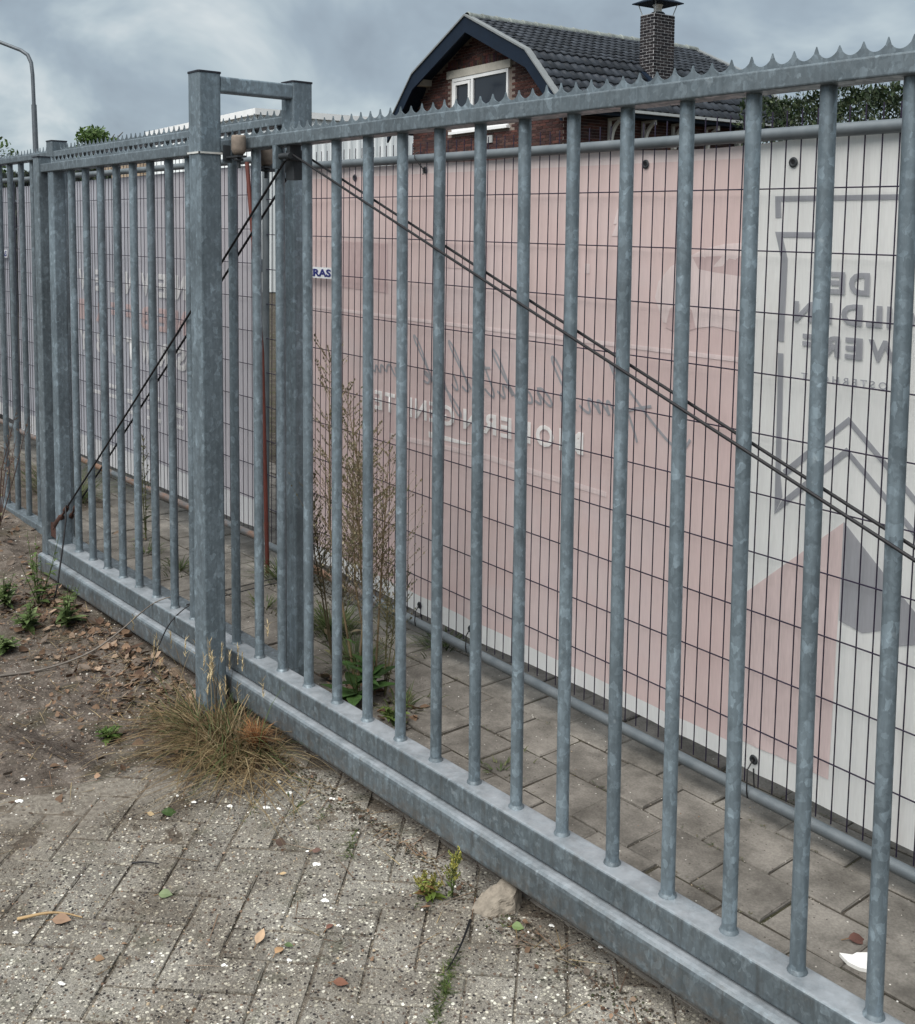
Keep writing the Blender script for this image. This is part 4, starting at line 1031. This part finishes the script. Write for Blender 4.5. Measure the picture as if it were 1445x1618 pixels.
# ------------------------------------------------------------------ weeds, grass, litter
def blade(b, base, dirv, L, wd, bend, cols, rr, seg=4):
    base = Vector(base); d = Vector(dirv).normalized(); side = d.cross(Z); side = side.normalized() if side.length > .05 else Vector((rr.uniform(-1, 1), rr.uniform(-1, 1), 0)).normalized()
    vs = []; hz = Vector((d.x, d.y, 0)); hz = hz.normalized() if hz.length > .01 else Vector((rr.uniform(-1, 1), rr.uniform(-1, 1), 0)).normalized()
    for i in range(seg+1):
        t = i/seg; p = base+d*L*t+hz*bend*L*t*t-Z*bend*L*.65*t*t*t
        w_ = wd*(1-t**1.6)*.5+wd*.04
        p.z = max(p.z, .003)
        vs += [p-side*w_, p+side*w_]
    c = rr.choice(cols); k = rr.uniform(.7, 1.3); c = tuple(v*k for v in c)
    b.add(vs, [(2*i, 2*i+1, 2*i+3, 2*i+2) for i in range(seg)], c)
    return p
STRAW = [(.21, .155, .08), (.17, .12, .06), (.28, .22, .125), (.13, .09, .045), (.10, .065, .034), (.23, .18, .105)]
GRASSG = [(.055, .082, .026), (.075, .10, .036), (.042, .062, .02), (.10, .11, .05)]
rr = random.Random(77); b = MB()
for k in range(1000):
    a = rr.uniform(0, 6.28); r_ = abs(rr.gauss(0, .10)); cx_, cy_ = rr.choice(((-.42, -.185), (-.34, -.17), (-.27, -.16), (-.30, -.22), (-.46, -.22), (-.20, -.15), (-.36, -.14), (-.32, -.17)))
    bx_, by_ = cx_+math.cos(a)*r_, cy_+math.sin(a)*r_*.7
    if -.58 < bx_ < -.49 and by_ > -.165: by_ = -.17
    if by_ > -.075: by_ = -.08-rr.random()*.03
    dv = Vector((math.cos(a)*.55+rr.gauss(0, .2), math.sin(a)*.45-.15+rr.gauss(0, .2), rr.uniform(.35, 1.3)))
    up_l = rr.random()
    L = rr.uniform(.05, .15) if up_l < .88 else rr.uniform(.16, .28)
    blade(b, (bx_, by_, soil_h(bx_, by_)+.0), dv, L, rr.uniform(.0018, .0038), rr.uniform(.2, 1.1), STRAW if rr.random() < .66 else GRASSG, rr, 5)
for k in range(400):   # long flattened straw
    a = rr.uniform(2.2, 6.6); bx_, by_ = -.31+rr.gauss(0, .14), -.215+rr.gauss(0, .05)
    blade(b, (bx_, by_, .03), (math.cos(a), math.sin(a), rr.uniform(-.05, .22)), rr.uniform(.10, .30), rr.uniform(.002, .0035), rr.uniform(.05, .3), STRAW, rr, 5)
for k in range(26):    # seed stems
    bx_, by_ = -.40+rr.gauss(0, .09), -.20+rr.gauss(0, .03); 
    if by_ > -.085: by_ = -.09
    tip = blade(b, (bx_, by_, .02), (rr.gauss(0, .25), rr.gauss(0, .15)-.05, 1.3), rr.uniform(.24, .40), .0022, rr.uniform(.0, .3), STRAW, rr, 6)
    for j in range(14): blade(b, tip-Z*(.004*j), (rr.gauss(0, .5), rr.gauss(0, .5), 1), .018, .0028, .1, [(.45, .37, .22), (.36, .28, .16)], rr, 2)
o = b.build('grass_tuft', M_LEAF); o['label'] = 'large tuft of dry yellow grass around the foot of the near guide post'; o['category'] = 'grass tuft'
# grass and weeds along the gate and joints (nobody could count it)
b = MB()
for k in range(900):
    x = rr.uniform(-.3, 2.0); j = rr.choice((-1, 0, 1, 2, 3)); y = .345+j*TY+rr.gauss(0, .004)
    if fbm(x*1.3, y*1.3, 2, 3, 5) < .05: continue
    if y < .04: continue
    blade(b, (x, y, -.008), (rr.gauss(0, .6), rr.gauss(0, .6), 1), rr.uniform(.006, .020), .002, .4, GRASSG+[(.1, .085, .04), (.13, .10, .05)], rr, 2)
for cx_, cy_, n, L in ((-.62, .50, 160, .12), (-.95, .62, 260, .15), (-1.35, .55, 60, .07), (-2.05, .50, 80, .09), (-2.4, .5, 50, .08), (-.22, .40, 60, .07), (-1.62, .80, 200, .13), (-3.6, .62, 160, .3), (-3.95, .6, 140, .34), (.30, .36, 25, .03), (-.55, .84, 120, .09)):
    for k in range(n):
        a = rr.uniform(0, 6.28); r_ = abs(rr.gauss(0, .055)); blade(b, (cx_+math.cos(a)*r_, cy_+math.sin(a)*r_, 0), (math.cos(a)*.6, math.sin(a)*.6, rr.uniform(.4, 1.2)), L*rr.uniform(.4, 1.1), .005, rr.uniform(.2, .7), GRASSG, rr, 3)
for x, y, n in ((.355, -.20, 45), (.62, -.19, 12), (.10, -.19, 30), (.04, -.30, 14), (-.16, -.37, 16), (.18, -.17, 20), (.91, -.345, 90), (.86, -.28, 40), (.96, -.41, 50), (-.24, -.30, 24), (.83, -.11, 12), (1.45, -.16, 25)):
    for k in range(n):
        a = rr.uniform(0, 6.28); t = rr.gauss(0, .03); blade(b, (x+t*.7+rr.gauss(0, .004), y-t*.7+rr.gauss(0, .004), -.004), (math.cos(a)*.7, math.sin(a)*.7, rr.uniform(.3, 1)), rr.uniform(.008, .030), .0022, .4, [(.055, .085, .02), (.04, .055, .02), (.085, .10, .035)], rr, 2)
b.build('ground_grass', M_LEAF, kind='stuff')
def leaf_poly(b, base, d, L, wd, nrm, c, curl=.15):
    base, d, nrm = Vector(base), Vector(d).normalized(), Vector(nrm).normalized(); s = d.cross(nrm).normalized(); nrm = s.cross(d)
    prof = ((0, .03), (.15, .30), (.35, .5), (.6, .45), (.82, .22), (1, .01)); vs = []
    for t, w_ in prof:
        m_ = base+d*L*t-nrm*(curl*L*t*t); vs += [m_-s*wd*w_+nrm*wd*.12*w_*2, m_, m_+s*wd*w_+nrm*wd*.12*w_*2]
    b.add(vs, [(3*i+j, 3*i+j+1, 3*i+j+4, 3*i+j+3) for i in range(5) for j in range(2)], c)
def forb(name, label, base, h, stems, leafL, cols, seed, stemc=(.07, .10, .03), seedc=None, spread=.25, leaves=14, group=None, cat='weed', fluff=0):
    rr = random.Random(seed); t = thing(name, label, cat, base, group); base = Vector(base); bs = MB(); bl = MB()
    for k in range(stems):
        a = rr.uniform(0, 6.28); tip = base+Vector((math.cos(a)*h*spread*rr.random(), math.sin(a)*h*spread*rr.random(), h*rr.uniform(.6, 1)))
        mid = base.lerp(tip, .5)+Vector((rr.gauss(0, .02)*h, rr.gauss(0, .02)*h, 0)); pts = [base, mid, tip]
        bs.tube(pts, [.0026*(.5+h), .0021*(.5+h), .0008], 5, stemc)
        for j in range(leaves):
            u = rr.random()**.8; p = base.lerp(mid, u*2) if u < .5 else mid.lerp(tip, u*2-1)
            aa = rr.uniform(0, 6.28); L = leafL*(1.15-u)*rr.uniform(.6, 1.2); c = rr.choice(cols); kk = rr.uniform(.7, 1.3)
            leaf_poly(bl, p, (math.cos(aa), math.sin(aa), rr.uniform(.1, .9)), L, L*.42, (math.cos(aa)*-.4, math.sin(aa)*-.4, 1), tuple(v*kk for v in c), rr.uniform(.1, .5))
        for j in range(fluff):
            u = rr.uniform(.38, 1.0); p = base.lerp(mid, u*2) if u < .5 else mid.lerp(tip, u*2-1)
            aa = rr.uniform(0, 6.28); Lb = h*.23*(1.2-u)*rr.uniform(.4, 1.3); e_ = p+Vector((math.cos(aa)*Lb*.75, math.sin(aa)*Lb*.75, Lb*rr.uniform(.5, 1.2)))
            bs.tube([p, e_], [.0008, .0004], 4, stemc)
            for i in range(9):
                q = p.lerp(e_, rr.uniform(.25, 1.05)); ln = rr.uniform(.005, .012); ax = Vector((rr.gauss(0, .6), rr.gauss(0, .6), 1)).normalized()
                c = rr.choice(seedc); kk = rr.uniform(.7, 1.3); o_ = ax.orthogonal().normalized()*ln*.26
                bl.add([q-ax*ln*.5, q+o_, q+ax*ln*.5, q-o_], [(0, 1, 2, 3)], tuple(v*kk for v in c))
    kids(t, bs.build('stem', M_LEAF)); kids(t, bl.build('leaves', M_LEAF)); return t
DRY = [(.20, .165, .10), (.26, .22, .14), (.14, .115, .07), (.33, .29, .20), (.14, .14, .08), (.17, .17, .09)]
forb('dry_weed', 'tall dry brown weed gone to seed behind the gate beside the far post', (-.42, .36, 0), 1.18, 3, .06, DRY, 5, (.25, .19, .11), DRY, .10, 5, fluff=95)
forb('dry_weed', 'tall dry seeding weed leaning right behind the gate bars', (-.36, .39, 0), 1.13, 4, .05, DRY, 6, (.22, .165, .10), DRY, .28, 5, fluff=62)
forb('dry_weed', 'shorter grey green seeding weed close to the far guide post', (-.60, .39, 0), .80, 3, .045, DRY+[(.09, .10, .06)], 7, (.17, .14, .085), [(.17, .16, .10), (.12, .12, .07), (.22, .19, .12)], .20, 5, fluff=80)
forb('dry_weed', 'bushy low seeding weed right of the tall dry weed', (-.33, .41, 0), .52, 4, .04, DRY+[(.08, .10, .05)], 8, (.15, .14, .07), [(.14, .13, .08), (.10, .11, .06), (.19, .16, .10)], .42, 5, fluff=26)
forb('green_weed', 'broad leaved green weed at the gate foot under the dry weeds', (-.34, .31, 0), .22, 5, .13, [(.04, .085, .022), (.055, .11, .03), (.03, .06, .018)], 9, leaves=6, spread=.5)
forb('green_weed', 'small feathery bright green weed behind the bottom rail', (-.13, .30, 0), .10, 6, .05, [(.12, .17, .04), (.09, .14, .035)], 10, leaves=9, spread=.8)
forb('thistle', 'slender grey green weed standing before the lilac banner', (-2.62, .60, 0), .72, 2, .06, [(.13, .14, .08), (.10, .12, .06)], 12, (.12, .13, .06), [(.16, .15, .09)], .08, 22, fluff=14)
for (x, y), h, sd, lb_ in (((-1.86, -.20), .30, 13, 'tallest green weed by the loose wire at the left end of the gate'), ((-1.97, -.30), .15, 14, 'dense green weed left of the loose wire'), ((-1.55, -.20), .20, 15, 'leafy green weed in the litter below the beam'), ((-1.65, -.32), .14, 16, 'green weed nearest the camera among the fallen leaves at left'), ((-1.48, -.45), .07, 17, 'flat green weed on bare soil at the left edge'), ((-2.15, -.42), .10, 24, 'small green weed at the far left on the soil')):
    forb('green_weed', lb_, (x, y, soil_h(x, y)), h, 7, .07, [(.075, .115, .035), (.10, .15, .05), (.055, .085, .025), (.13, .17, .07)], sd, leaves=10, spread=.45)
forb('flowering_weed', 'thin flowering weed with yellow buds beside the stone', (.68, -.135, 0), .155, 3, .025, [(.09, .13, .04), (.13, .17, .06)], 18, (.07, .09, .035), [(.30, .28, .06), (.16, .18, .06)], .25, 5, fluff=16)
forb('flowering_weed', 'small bushy weed with red green leaves left of the stone', (.645, -.175, 0), .06, 9, .035, [(.12, .17, .03), (.09, .13, .025), (.16, .09, .04), (.18, .20, .05)], 19, (.12, .08, .04), [(.28, .26, .08)], .8, 8, fluff=6)
forb('green_weed', 'green rosette with a yellow flower at the edge of the dry grass', (-.60, -.43, soil_h(-.60, -.43)), .055, 10, .045, [(.055, .10, .02), (.08, .13, .03)], 20, leaves=7, spread=1.0)
forb('dry_weed', 'withered bare weed at the foot of the left fence', (-3.05, .02, soil_h(-3.05, .02)), .62, 4, .03, DRY, 25, (.10, .06, .05), [(.12, .07, .05), (.16, .12, .08)], .42, 3, fluff=7)
# brown shrivelled seed head by the beam
rr = random.Random(9); b = MB()
for k in range(240):
    a = rr.uniform(0, 6.28); L = rr.uniform(.03, .07); blade(b, (-.235+rr.gauss(0, .012), -.125+rr.gauss(0, .008), .03), (math.cos(a)*.7, math.sin(a)*.4, rr.uniform(.3, 1.6)), L*1.3, .0035, rr.uniform(0, .5), [(.20, .09, .035), (.14, .06, .03), (.26, .13, .05)], rr, 3)
o = b.build('dead_plant', M_LEAFD); o['label'] = 'shrivelled rust brown plant against the beam right of the near guide post'; o['category'] = 'dead plant'

# leaf litter: dead leaves and straw, plus dark crumbs as shade along the beam
BROWN = [(.10, .06, .038), (.15, .095, .06), (.20, .13, .085), (.075, .045, .03), (.24, .175, .125), (.13, .105, .085)]
rr = random.Random(41); b = MB()
def litter(n, gen, smin=.012, smax=.05, straw=.25):
    for _ in range(n):
        x, y = gen(); z = max(soil_h(x, y), -.004)+rr.uniform(.001, .012); a = rr.uniform(0, 6.28)
        if rr.random() < straw:
            blade(b, (x, y, z), (math.cos(a), math.sin(a), rr.uniform(-.05, .15)), rr.uniform(.03, .11), .0022, .15, STRAW+BROWN, rr, 3)
        else:
            L = rr.uniform(smin, smax); c = rr.choice(BROWN); k = rr.uniform(.6, 1.25)
            leaf_poly(b, (x, y, z), (math.cos(a), math.sin(a), rr.uniform(-.1, .25)), L, L*rr.uniform(.5, .9), (rr.gauss(0, .5), rr.gauss(0, .5), 1), tuple(v*k for v in c), rr.uniform(-.6, .6))
litter(420, lambda: (rr.uniform(-2.0, -.55), -.10-abs(rr.gauss(0, .11))))
litter(1500, lambda: (rr.uniform(-2.2, -.5), -.09-abs(rr.gauss(0, .17))), .006, .022, .3)
litter(500, lambda: (rr.uniform(-1.6, -.3), rr.uniform(-.95, -.2)), .005, .014, .4)
litter(260, lambda: (rr.uniform(-.6, -.15), -.10-abs(rr.gauss(0, .14))), .01, .04, .6)
litter(300, lambda: (rr.uniform(-3.4, -1.9), rr.gauss(-.05, .18)), .01, .045)
litter(330, lambda: (rr.uniform(-2.4, -.3), rr.uniform(-1.2, -.25)), .008, .03, .45)
litter(220, lambda: (rr.uniform(-.5, 1.9), rr.uniform(-1.1, -.05)), .005, .013, .25)
litter(90, lambda: (rr.uniform(-.6, -.1), rr.uniform(.30, .45)), .015, .05, .2)
litter(90, lambda: (rr.uniform(-1.2, 1.8), .06+abs(rr.gauss(0, .05))), .005, .014, .3)
litter(300, lambda: (rr.uniform(-.35, 2.0), -.07-abs(rr.gauss(0, .035))), .006, .018, .3)  # extra brown litter that also deepens the contact shade of the beam
for k in range(3000):  # dark crumbs along the beam, debris doubling as its contact shade
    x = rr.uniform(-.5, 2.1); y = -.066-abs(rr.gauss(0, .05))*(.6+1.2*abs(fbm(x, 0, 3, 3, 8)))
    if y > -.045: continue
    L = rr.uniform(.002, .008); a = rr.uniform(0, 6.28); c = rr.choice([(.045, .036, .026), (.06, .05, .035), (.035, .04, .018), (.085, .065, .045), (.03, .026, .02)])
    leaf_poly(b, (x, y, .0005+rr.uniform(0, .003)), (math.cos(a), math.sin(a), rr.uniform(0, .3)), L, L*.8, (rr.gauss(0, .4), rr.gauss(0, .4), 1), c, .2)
for k in range(900):  # same on the tiles behind: crumbs as debris and as gate shade
    x = rr.uniform(-1.2, 2.1); y = .045+abs(rr.gauss(0, .03)); L = rr.uniform(.003, .009); a = rr.uniform(0, 6.28)
    leaf_poly(b, (x, y, .0005+rr.uniform(0, .003)), (math.cos(a), math.sin(a), rr.uniform(0, .3)), L, L*.8, (rr.gauss(0, .4), rr.gauss(0, .4), 1), rr.choice([(.045, .036, .026), (.06, .05, .035), (.085, .065, .045)]), .2)
b.build('litter_and_beam_shade', M_LEAFD, kind='stuff')
# grit: small pebbles, shell fragments and crumbs lying on the pavers and soil
M_GRIT = leafmat('grit', (1, 1, 1), .12, .0, .85)
b = MB(); rr = random.Random(51)
def chip(b, x, y, z, s, c, flat=.6):
    n = 5; a0 = rr.uniform(0, 6.28); vs = []
    for k in range(n):
        a = a0+2*math.pi*k/n; r_ = s*rr.uniform(.6, 1.2)*.5; vs.append((x+math.cos(a)*r_, y+math.sin(a)*r_, z))
    vs += [(x+(vx-x)*.62+rr.gauss(0, .06)*s, y+(vy-y)*.62+rr.gauss(0, .06)*s, z+s*flat*rr.uniform(.35, .6)) for vx, vy, _ in vs[:n]]
    b.add(vs, [tuple(range(n, 2*n))]+[(k, (k+1) % n, n+(k+1) % n, n+k) for k in range(n)], c)
GRIT = [((.38, .35, .31), 5), ((.54, .51, .45), 1), ((.28, .25, .21), 5), ((.09, .08, .078), 4), ((.20, .13, .09), 3), ((.76, .75, .71), 1), ((.36, .29, .20), 2)]
GL_ = [c for c, k in GRIT for _ in range(k)]
for _ in range(9000):
    x, y = rr.uniform(-1.6, 1.95), -1.25+1.2*rr.random()
    if (x+y) > 1.7: continue
    s = rr.choice((.003, .004, .004, .005, .006, .008)); c = rr.choice(GL_); k = rr.uniform(.8, 1.2)
    chip(b, x, y, max(soil_h(x, y), .0)-.0008, s, tuple(v*k for v in c))
for _ in range(500):
    x, y = rr.uniform(-1.0, 1.95), rr.uniform(.04, .85); chip(b, x, y, 0.0, rr.choice((.002, .003, .004, .005)), rr.choice(GL_))
for _ in range(700):
    x, y = rr.uniform(-3.4, -.6), rr.uniform(-1.1, .1); chip(b, x, y, soil_h(x, y), rr.choice((.005, .007, .01, .012)), rr.choice([(.55, .53, .48), (.3, .26, .22), (.16, .12, .1), (.22, .18, .15), (.12, .09, .07)]))
b.build('grit', M_GRIT, kind='stuff')
# larger white shell pieces
M_SHELL = plain('white_shell', (.80, .80, .77), .6, 0, .08, 50)
for x, y, s in ((-.402, -.763, .028), (-.499, -.722, .022), (.048, -.262, .026), (-.02, -.335, .022), (.075, -.24, .018), (.36, -.305, .026), (.50, -.37, .022), (.56, -.34, .014), (.02, -.175, .03), (.12, -.10, .024), (-.05, -.165, .02), (.30, -.29, .012), (.56, -.66, .02), (.63, -.545, .016), (.40, -.945, .024), (.17, -.96, .016), (.60, -.40, .018), (-.10, -.40, .018), (-.16, -.42, .014), (.90, -.03, .016), (1.02, .0, .014)):
    b = MB(); rr = random.Random(int(x*1000+y*333)); s *= .8; chip(b, x, y, max(0, soil_h(x, y)), s, (1, 1, 1), .22); chip(b, x+s*.4, y+s*.2, max(0, soil_h(x, y)), s*.55, (1, 1, 1), .4)
    o = b.build('shell_fragment', M_SHELL); o['label'] = 'small white shell fragment lying on the front pavers or soil'; o['category'] = 'shell'; o['group'] = 'white shell fragments on the ground'
# larger single leaves
def one_leaf(label, x, y, L, wd, c, ang, name='fallen_leaf', up_=.35, stalk=True):
    g_ = sum(c)/3; c = tuple((v*.72+g_*.28)*.72 for v in c); L *= .72; wd *= .62; up_ = R.uniform(-.5, .7); b = MB(); z = max(0, soil_h(x, y))+.003; d = Vector((math.cos(ang), math.sin(ang), .1))
    leaf_poly(b, (x, y, z+.003), d, L, wd, (.2, -.3, 1), c, up_)
    if stalk: b.tube([Vector((x, y, z+.003)), Vector((x, y, z))-d*L*.35], .0009, 5, (.2, .12, .06))
    o = b.build(name, M_LEAFD if c[0] > c[1]*1.15 else M_LEAF); o['label'] = label; o['category'] = 'leaf'; o['group'] = 'fallen leaves on the pavers'
one_leaf('dark green fallen leaf in front of the dry grass', -.095, -.495, .065, .045, (.06, .13, .02), .9)
one_leaf('small tan leaf touching the dark green leaf', -.115, -.525, .035, .02, (.55, .38, .16), .4)
one_leaf('pale green torn leaf in the middle of the pavers', .245, -.66, .045, .04, (.24, .33, .13), .8)
one_leaf('peach coloured leaf lying flat left of two smaller pieces', .548, -.575, .055, .035, (.66, .42, .22), 2.2)
one_leaf('orange broken leaf right of the peach leaf', .602, -.560, .040, .03, (.60, .33, .12), 2.0)
one_leaf('small green leaf above the orange leaf', .588, -.53, .028, .018, (.16, .27, .07), .7)
one_leaf('rust brown leaf near the bottom edge', .755, -.515, .045, .03, (.30, .11, .05), .7)
one_leaf('small rust leaf between two white shells', .60, -.43, .036, .02, (.26, .10, .06), 1.9)
one_leaf('brown curled leaf under the small bushy weed', .672, -.205, .055, .038, (.34, .17, .075), 5.6)
one_leaf('round green leaf right of the stone', .852, -.105, .038, .036, (.20, .31, .08), .6)
one_leaf('large tan leaf at the left edge', .185, -.885, .06, .045, (.38, .22, .12), .8)
one_leaf('brown leaf beside a white shell at the bottom left', .375, -.865, .03, .026, (.34, .19, .08), .9)
one_leaf('dark brown withered leaf on the paver left of the small green tuft', .215, -.33, .05, .035, (.13, .075, .05), .2)
one_leaf('reddish brown oak leaf on the tiles behind the gate', 1.352, .437, .06, .045, (.17, .065, .045), .8)
one_leaf('brown leaf left of the green joint tuft', .315, -.285, .036, .025, (.20, .10, .07), .6)
one_leaf('small yellow leaf scrap on the pavers', .35, -.40, .028, .014, (.60, .40, .17), .6)
# stone beside the beam
bm = bmesh.new()
pts = [(-.055, -.03, .0), (-.01, -.055, .0), (.05, -.03, .002), (.062, .02, .0), (.02, .045, 0), (-.04, .03, 0), (.0, -.035, .028), (.045, -.02, .042), (.055, .018, .045), (.02, .03, .052), (-.02, .005, .030)]
for p in pts: bm.verts.new(p)
bmesh.ops.convex_hull(bm, input=bm.verts[:])
bmesh.ops.subdivide_edges(bm, edges=bm.edges[:], cuts=7, use_grid_fill=True)
for v in bm.verts: v.co += Vector((noise.noise(v.co*60), noise.noise(v.co*60+Vector((5, 0, 0))), noise.noise(v.co*60+Vector((0, 9, 0)))))*.0045
for v in bm.verts: v.co += Vector((noise.noise(v.co*170), noise.noise(v.co*170+Vector((5, 0, 0))), noise.noise(v.co*170+Vector((0, 9, 0)))))*.0016
me = bpy.data.meshes.new('stone'); bm.to_mesh(me); bm.free()
M_STONE = plain('rough_limestone', (.20, .175, .142), .95, 0, .34, 60, 1.0); me.materials.append(M_STONE)
o = link('stone', me); o.location = (.762, -.075, -.002); o.rotation_euler = (0, 0, .75); o['label'] = 'angular beige stone lying against the gate beam'; o['category'] = 'stone'
# piece of white foam on the tiles
b = MB(); pl = [(1.37, .371), (1.391, .387), (1.393, .401), (1.412, .424), (1.442, .372), (1.424, .36), (1.411, .358), (1.397, .358), (1.381, .365)]
b.prism([Vector((x, y, .003)) for x, y in pl][::-1], None, Z, .008)
o = b.build('foam_piece', M_SHELL); o['label'] = 'broken white foam piece on the tiles behind the gate bars'; o['category'] = 'foam'
# twigs
M_TWIG = plain('grey_twig', (.13, .115, .10), .9, 0, .3); M_DARKTWIG = plain('dark_root', (.045, .036, .03), .95, 0, .3); M_TWIGP = plain('pale_twig', (.33, .23, .12), .9)
def twig(label, pts, r, mat=M_TWIG):
    pts = [Vector(p) for p in pts]
    for _ in range(2): pts = [pts[0]]+[q for a_, c_ in zip(pts, pts[1:]) for q in (a_*.75+c_*.25, a_*.25+c_*.75)]+[pts[-1]]
    b = MB(); b.tube(pts, [r*(1-.7*i/(len(pts)-1)) for i in range(len(pts))], 6); o = b.build('twig', mat); o['label'] = label; o['category'] = 'twig'
twig('long pale twig leaning from the soil onto the gate beam', [(-1.26, -.542, .02), (-1.21, -.41, .022), (-1.20, -.25, .045), (-1.19, -.15, .10), (-1.17, -.07, .165), (-1.12, -.03, .215), (-1.06, .03, .24)], .0045)
twig('thin dark bramble stem hanging over the bottom rail', [(-.93, -.16, .02), (-.97, -.10, .10), (-.96, -.05, .20), (-.93, .05, .26), (-.85, .25, .30), (-.75, .4, .33)], .0035, M_CABLE)
twig('second dark bramble stem behind the bars', [(-1.05, .05, .20), (-.95, .2, .24), (-.83, .33, .29), (-.72, .42, .30)], .003, M_CABLE)
twig('tan forked twig at the left edge of the pavers', [(.135, -.945, .006), (.16, -.89, .012), (.18, -.855, .007), (.22, -.83, .006)], .004, M_TWIGP)
twig('short black twig on the pavers below the dark green leaf', [(.085, -.655, .006), (.105, -.63, .01), (.13, -.605, .006)], .0028, M_CABLE)
twig('dark decaying stem lying in the joint below the stone', [(.78, -.165, .008), (.82, -.215, .014), (.85, -.26, .01), (.875, -.31, .006)], .0035, M_CABLE)
b = MB(); rr = random.Random(17)
for k in range(34):
    y_ = rr.gauss(0, .04); t0 = rr.uniform(0, .6); pts = []
    for t in np.linspace(t0, min(1, t0+rr.uniform(.15, .5)), 5):
        x = -.93+.56*t; y = -.665+.17*t+y_*(1.2-t)+rr.gauss(0, .006); pts.append((x, y, max(0, soil_h(x, y))+.004+rr.uniform(0, .01)))
    b.tube(pts, [.0014, .0013, .0011, .0008, .0004], 4, (1, 1, 1))
o = b.build('root_mat', M_DARKTWIG); o['label'] = 'mat of thin dark dead roots lying on the soil at the left edge'; o['category'] = 'roots'
bpy.context.view_layer.update()
